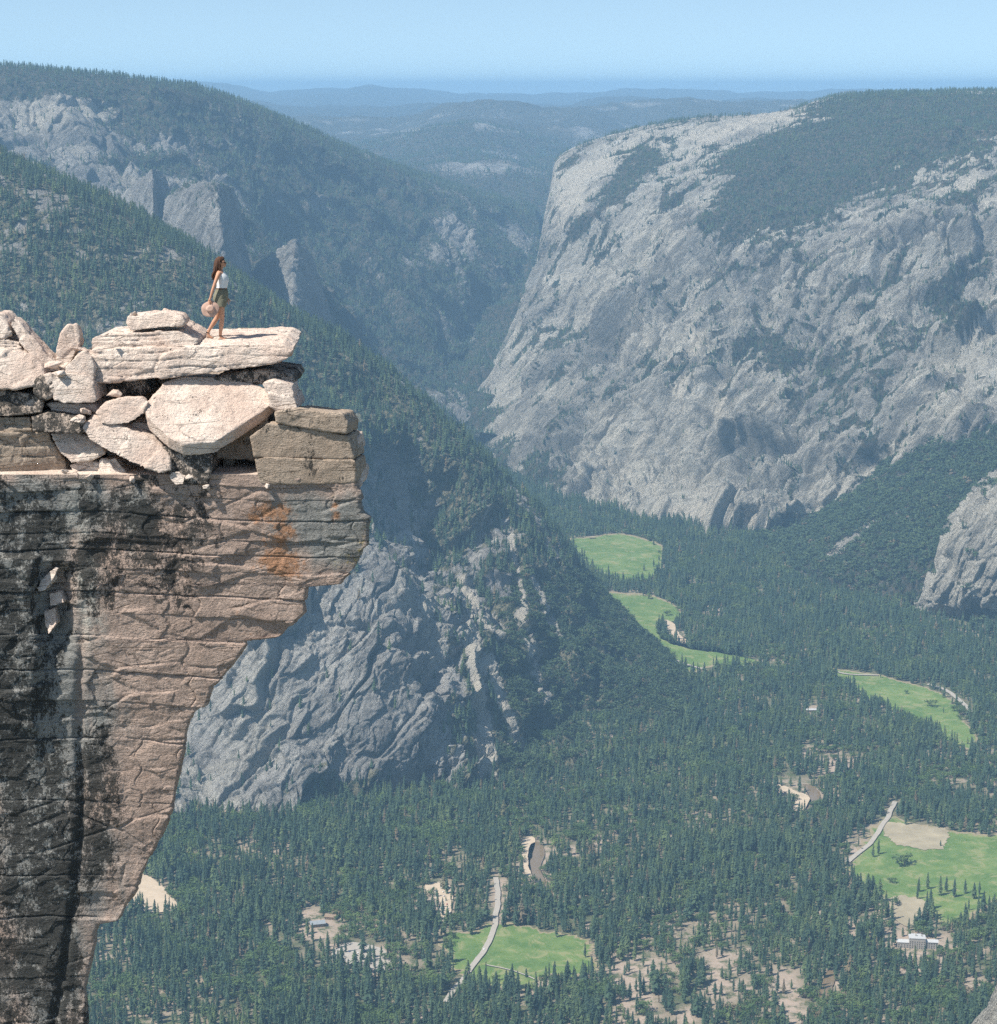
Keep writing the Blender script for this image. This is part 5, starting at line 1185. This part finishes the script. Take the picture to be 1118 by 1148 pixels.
def person():
    foot = at(247, 381.5, 42.7); foot[2] += PERSON_DZ
    p = empty('person', foot); tag(p, 'woman in white crop top and olive shorts walking along the slab holding a hat', 'person')
    # x forward (to the right of the photo), -y is the side towards the camera
    torso = [(.045, 0, .90, .115, .145), (.055, 0, 1.02, .085, .115), (.065, 0, 1.14, .09, .12), (.06, 0, 1.26, .10, .135), (.035, 0, 1.36, .075, .13), (.045, 0, 1.425, .042, .045), (.06, 0, 1.49, .045, .045), (.072, 0, 1.57, .088, .070), (.070, 0, 1.635, .080, .066), (.065, 0, 1.67, .04, .04)]
    legN = [0, (.03, -.085, .80, .095, .088), (.045, -.085, .64, .080, .075), (.06, -.08, .47, .052, .050), (.045, -.08, .34, .055, .052), (.02, -.08, .18, .036, .034), (.015, -.08, .085, .032, .034), (.08, -.08, .045, .030, .038), (.15, -.08, .028, .018, .034)]
    legF = [0, (.02, .085, .80, .088, .082), (-.02, .085, .64, .072, .07), (-.055, .08, .47, .052, .050), (-.13, .08, .36, .053, .05), (-.225, .08, .215, .034, .033), (-.262, .08, .13, .032, .034), (-.225, .08, .062, .030, .038), (-.17, .08, .028, .018, .034)]
    i0 = len(torso) + 0
    sh = 4
    armN = [sh, (.015, -.165, 1.36, .046, .046), (-.02, -.20, 1.26, .040, .040), (-.075, -.215, 1.11, .033, .034), (-.10, -.22, 1.04, .035, .033), (-.145, -.215, .90, .023, .023), (-.165, -.21, .85, .024, .032), (-.175, -.21, .80, .017, .030)]
    armF = [sh, (.02, .165, 1.36, .046, .046), (.03, .20, 1.25, .040, .040), (.045, .215, 1.10, .033, .034), (.07, .215, 1.03, .035, .033), (.12, .21, .89, .023, .023), (.14, .205, .845, .024, .030), (.15, .20, .80, .017, .030)]
    nT = len(torso); nL = len(legN) - 1; nA = len(armN) - 1
    chains = [torso, legN, legF, armN, armF]
    hn = nT + 2 * nL + nA - 1; hf = hn + nA
    for hnd, x0, y0, z0, sx in ((hn, -.175, -.21, .80, 1), (hf, .15, .20, .80, 1)):
        for q, (dy, ln) in enumerate(((-.028, .060), (-.010, .070), (.009, .066), (.027, .052))):
            chains.append([hnd, (x0 + .004, y0 + dy, z0 - .022, .0095), (x0 + .010, y0 + dy, z0 - .022 - ln * .5, .0085), (x0 + .028, y0 + dy * .9, z0 - .022 - ln * .9, .0075)])
        chains.append([hnd - 1, (x0 + .032, y0 - .022, z0 + .02, .011), (x0 + .046, y0 - .02, z0 - .012, .009), (x0 + .045, y0 - .015, z0 - .04, .008)])
    # face: nose and ears
    chains.append([7, (.150, 0, 1.575, .017), (.170, 0, 1.557, .010)])
    chains.append([7, (.135, 0, 1.52, .028), (.142, 0, 1.50, .018)])
    body = skin_obj('body', chains, M['skin'], p)
    for sy in (-1, 1):
        e = loft('ear', [(.065, sy * .072, 1.545, .004, .003), (.062, sy * .076, 1.555, .014, .006), (.06, sy * .078, 1.575, .018, .007), (.062, sy * .076, 1.592, .013, .006), (.064, sy * .073, 1.60, .004, .003)], M['skin'], p, 10)
    mouth = loft('mouth', [(.146, 0, 1.520, .003, .008), (.150, 0, 1.525, .008, .022), (.150, 0, 1.531, .007, .022), (.147, 0, 1.535, .003, .008)], plain('lips', (.42, .16, .13)), p, 10)
    # clothes
    loft('crop_top', [(.060, 0, 1.075, .112, .142), (.066, 0, 1.10, .108, .138), (.075, 0, 1.17, .118, .146), (.085, 0, 1.25, .130, .155), (.070, 0, 1.32, .115, .150), (.045, 0, 1.37, .092, .125), (.042, 0, 1.405, .066, .085)], M['top'], p, 24, cap=False, wave=.012, thick=.006)
    sh_ = loft('shorts', [(.050, 0, 1.055, .108, .135), (.050, 0, 1.03, .116, .142), (.042, 0, .96, .138, .168), (.032, 0, .89, .152, .182), (.030, 0, .83, .150, .185)], M['shorts'], p, 24, cap=False, wave=.02, thick=.008)
    for sy in (-1, 1):
        xk = .035 if sy < 0 else .0
        loft('shorts_leg', [(.032, sy * .088, .86, .126, .098), (.03 + xk * .2, sy * .09, .80, .120, .100), (.02 + xk * .5, sy * .09, .72, .112, .100), (.016 + xk * .5, sy * .09, .70, .114, .102)], M['shorts'], p, 20, cap=False, wave=.02, thick=.008)
    loft('belt', [(.050, 0, 1.045, .119, .146), (.050, 0, 1.065, .113, .141)], plain('belt_leather', (.12, .06, .04)), p, 24, cap=False, thick=.008)
    # hair: cap over the skull and long waves down the back
    hair = loft('hair', [(-.085, 0, 1.24, .020, .040), (-.09, 0, 1.28, .045, .075), (-.065, 0, 1.36, .062, .095), (-.035, 0, 1.44, .070, .092), (-.02, 0, 1.51, .078, .088), (.005, 0, 1.58, .094, .088), (.030, 0, 1.64, .100, .084), (.048, 0, 1.685, .078, .062), (.055, 0, 1.708, .030, .028)], M['hair'], p, 24, wave=.05)
    for q in range(14):
        a = random.uniform(-1, 1); 
        skin_obj('hair_lock', [[(.0 - abs(a) * .0, a * .07, 1.60, .018), (-.05, a * .088, 1.50, .020), (-.075 + random.uniform(-.02, .02), a * .10, 1.42, .018), (-.10 + random.uniform(-.03, .02), a * .09, 1.33, .015), (-.09 + random.uniform(-.04, .03), a * .08, 1.25 + random.uniform(-.03, .03), .006)]], M['hair'], p, 1)
    for sy in (-1, 1):
        skin_obj('hair_lock', [[(.045, sy * .07, 1.655, .020), (.04, sy * .083, 1.59, .02), (.035, sy * .085, 1.52, .018), (.035, sy * .09, 1.44, .016), (.03, sy * .09, 1.37, .008)]], M['hair'], p, 1)
    # sunglasses: two lenses, bridge, arms
    g = mk('sunglasses', join(boxes([(.140, .152, -.010, .010, 1.592, 1.598), (.05, .148, -.079, -.074, 1.590, 1.597), (.05, .148, .074, .079, 1.590, 1.597)])), M['black'], p)
    for sy in (-1, 1):
        loft('lens', [(.146, sy * .036, 1.562, .004, .014), (.149, sy * .040, 1.570, .010, .030), (.149, sy * .040, 1.592, .011, .033), (.144, sy * .040, 1.602, .005, .024)], M['black'], p, 14)
    # shoes
    for (ax, ay, az, hx, hz, tx, tz) in ((.015, -.08, .09, -.035, .03, .19, .012), (-.262, .08, .14, -.30, .085, -.145, .012)):
        s = skin_obj('shoe', [[(hx, ay, hz, .034, .036), ((hx * .6 + tx * .4), ay, (hz * .55 + tz * .45) + .012, .032, .042), ((hx * .2 + tx * .8), ay, (hz * .15 + tz * .85) + .012, .022, .046), (tx, ay, tz + .008, .014, .030)]], M['shoe'], p, 2)
        skin_obj('ankle_strap', [[(ax - .035, ay, az + .01, .010), (ax, ay - .036, az + .015, .010), (ax + .036, ay, az + .012, .010), (ax, ay + .036, az + .015, .010), (ax - .033, ay + .005, az + .01, .010)]], M['black'], p, 1)
        ln = math.hypot(tx - hx, tz - hz)
        loft('sole', [((hx + tx) / 2, ay, (hz + tz) / 2 - .032, ln * .56, .046), ((hx + tx) / 2, ay, (hz + tz) / 2 - .018, ln * .58, .048)], M['black'], p, 20).rotation_euler = (0, 0, 0)
    # the hat in her hand: crown and wide brim, hanging sideways
    h = empty('sun_hat', foot + np.array([-.155, -.235, .665]), 0); tag(h, 'wide brimmed pale straw hat held in the hand of the walking woman', 'hat')
    h.rotation_euler = (rad(78), rad(-18), rad(12))
    br = loft('brim', [(0, 0, .0, .060, .055), (0, 0, .004, .10, .095), (0, 0, .0, .15, .135), (0, 0, -.012, .185, .165)], M['straw'], h, 28, cap=False, wave=.03, thick=.006)
    loft('crown', [(0, 0, .0, .088, .080), (0, 0, .03, .086, .079), (0, 0, .08, .080, .072), (0, 0, .10, .060, .052), (0, 0, .098, .02, .02)], M['straw'], h, 24, thick=.004)
    loft('hat_band', [(0, 0, .010, .0915, .0835), (0, 0, .034, .090, .083)], M['top'], h, 24, cap=False, thick=.004)
    return p
PERSON_DZ = 0.0
person()


# ------------------------------------------------------------------ haze
def haze():
    bm = bmesh.new(); bmesh.ops.create_cube(bm, size=1.0)
    x0, x1, y0, y1, z0, z1 = -66000, 66000, -42000, 75000, FLOOR - 300, 152.0
    for v in bm.verts: v.co = (x0 if v.co.x < 0 else x1, y0 if v.co.y < 0 else y1, z0 if v.co.z < 0 else z1)
    me = bpy.data.meshes.new('haze'); bm.to_mesh(me)
    m = bpy.data.materials.new('haze_air'); m.use_nodes = True; nt = m.node_tree; nt.nodes.clear()
    out = nt.nodes.new('ShaderNodeOutputMaterial'); pv = nt.nodes.new('ShaderNodeVolumePrincipled')
    pv.inputs['Density'].default_value = HAZE_D; pv.inputs['Color'].default_value = HAZE_C; pv.inputs['Anisotropy'].default_value = 0.0
    nt.links.new(pv.outputs[0], out.inputs['Volume'])
    m.cycles.homogeneous_volume = True
    tag(link('haze', me, m), 'pale blue air haze filling the valley', kind='stuff')
HAZE_D = 4.1e-5; HAZE_C = (0.39, 0.675, 0.98, 1)
haze()

# ------------------------------------------------------------------ light, sky, camera
sdir = Vector((-0.51, -0.28, 0.81)).normalized()
sun = bpy.data.lights.new('sun', 'SUN'); sun.energy = 4.9; sun.angle = rad(0.53); sun.color = (1, .95, .87)
so = bpy.data.objects.new('sun', sun); COL.objects.link(so); so.rotation_euler = sdir.to_track_quat('Z', 'Y').to_euler()
w = bpy.data.worlds.new('World'); scene.world = w; w.use_nodes = True; nt = w.node_tree
sky = nt.nodes.new('ShaderNodeTexSky'); sky.sky_type = 'NISHITA'; sky.sun_disc = False
sky.sun_elevation = math.asin(sdir.z); sky.sun_rotation = math.atan2(sdir.x, sdir.y); sky.altitude = 2600; sky.air_density = 0.8; sky.dust_density = 3.2; sky.ozone_density = 0.2
bg = nt.nodes['Background']; bg.inputs[1].default_value = 0.15
tc = nt.nodes.new('ShaderNodeTexCoord'); mp = nt.nodes.new('ShaderNodeMapping'); mp.inputs['Location'].default_value = (0, 0, 0.09)
nt.links.new(tc.outputs['Generated'], mp.inputs[0]); nt.links.new(mp.outputs[0], sky.inputs[0]); mx = nt.nodes.new('ShaderNodeMix'); mx.data_type = 'RGBA'; mx.blend_type = 'MULTIPLY'; mx.inputs[0].default_value = 1; mx.inputs[7].default_value = (1.0, 1.0, .86, 1); nt.links.new(sky.outputs[0], mx.inputs[6]); nt.links.new(mx.outputs[2], bg.inputs[0])
cam = bpy.data.cameras.new('camera'); co = bpy.data.objects.new('camera', cam); COL.objects.link(co); scene.camera = co
cam.sensor_fit = 'HORIZONTAL'; cam.sensor_width = 36; cam.lens = F / 1118 * 36; cam.clip_start = 0.5; cam.clip_end = 200000
co.location = (0, 0, 0); co.rotation_euler = (rad(90) - TH, 0, 0)
vs = scene.view_settings; vs.view_transform = 'Standard'; vs.look = 'None'; vs.exposure = 0.46; vs.gamma = 1
cy = scene.cycles; cy.use_denoising = False; cy.max_bounces = 5; cy.diffuse_bounces = 2; cy.glossy_bounces = 2; cy.volume_bounces = 1
cy.use_adaptive_sampling = True; cy.adaptive_threshold = 0.02
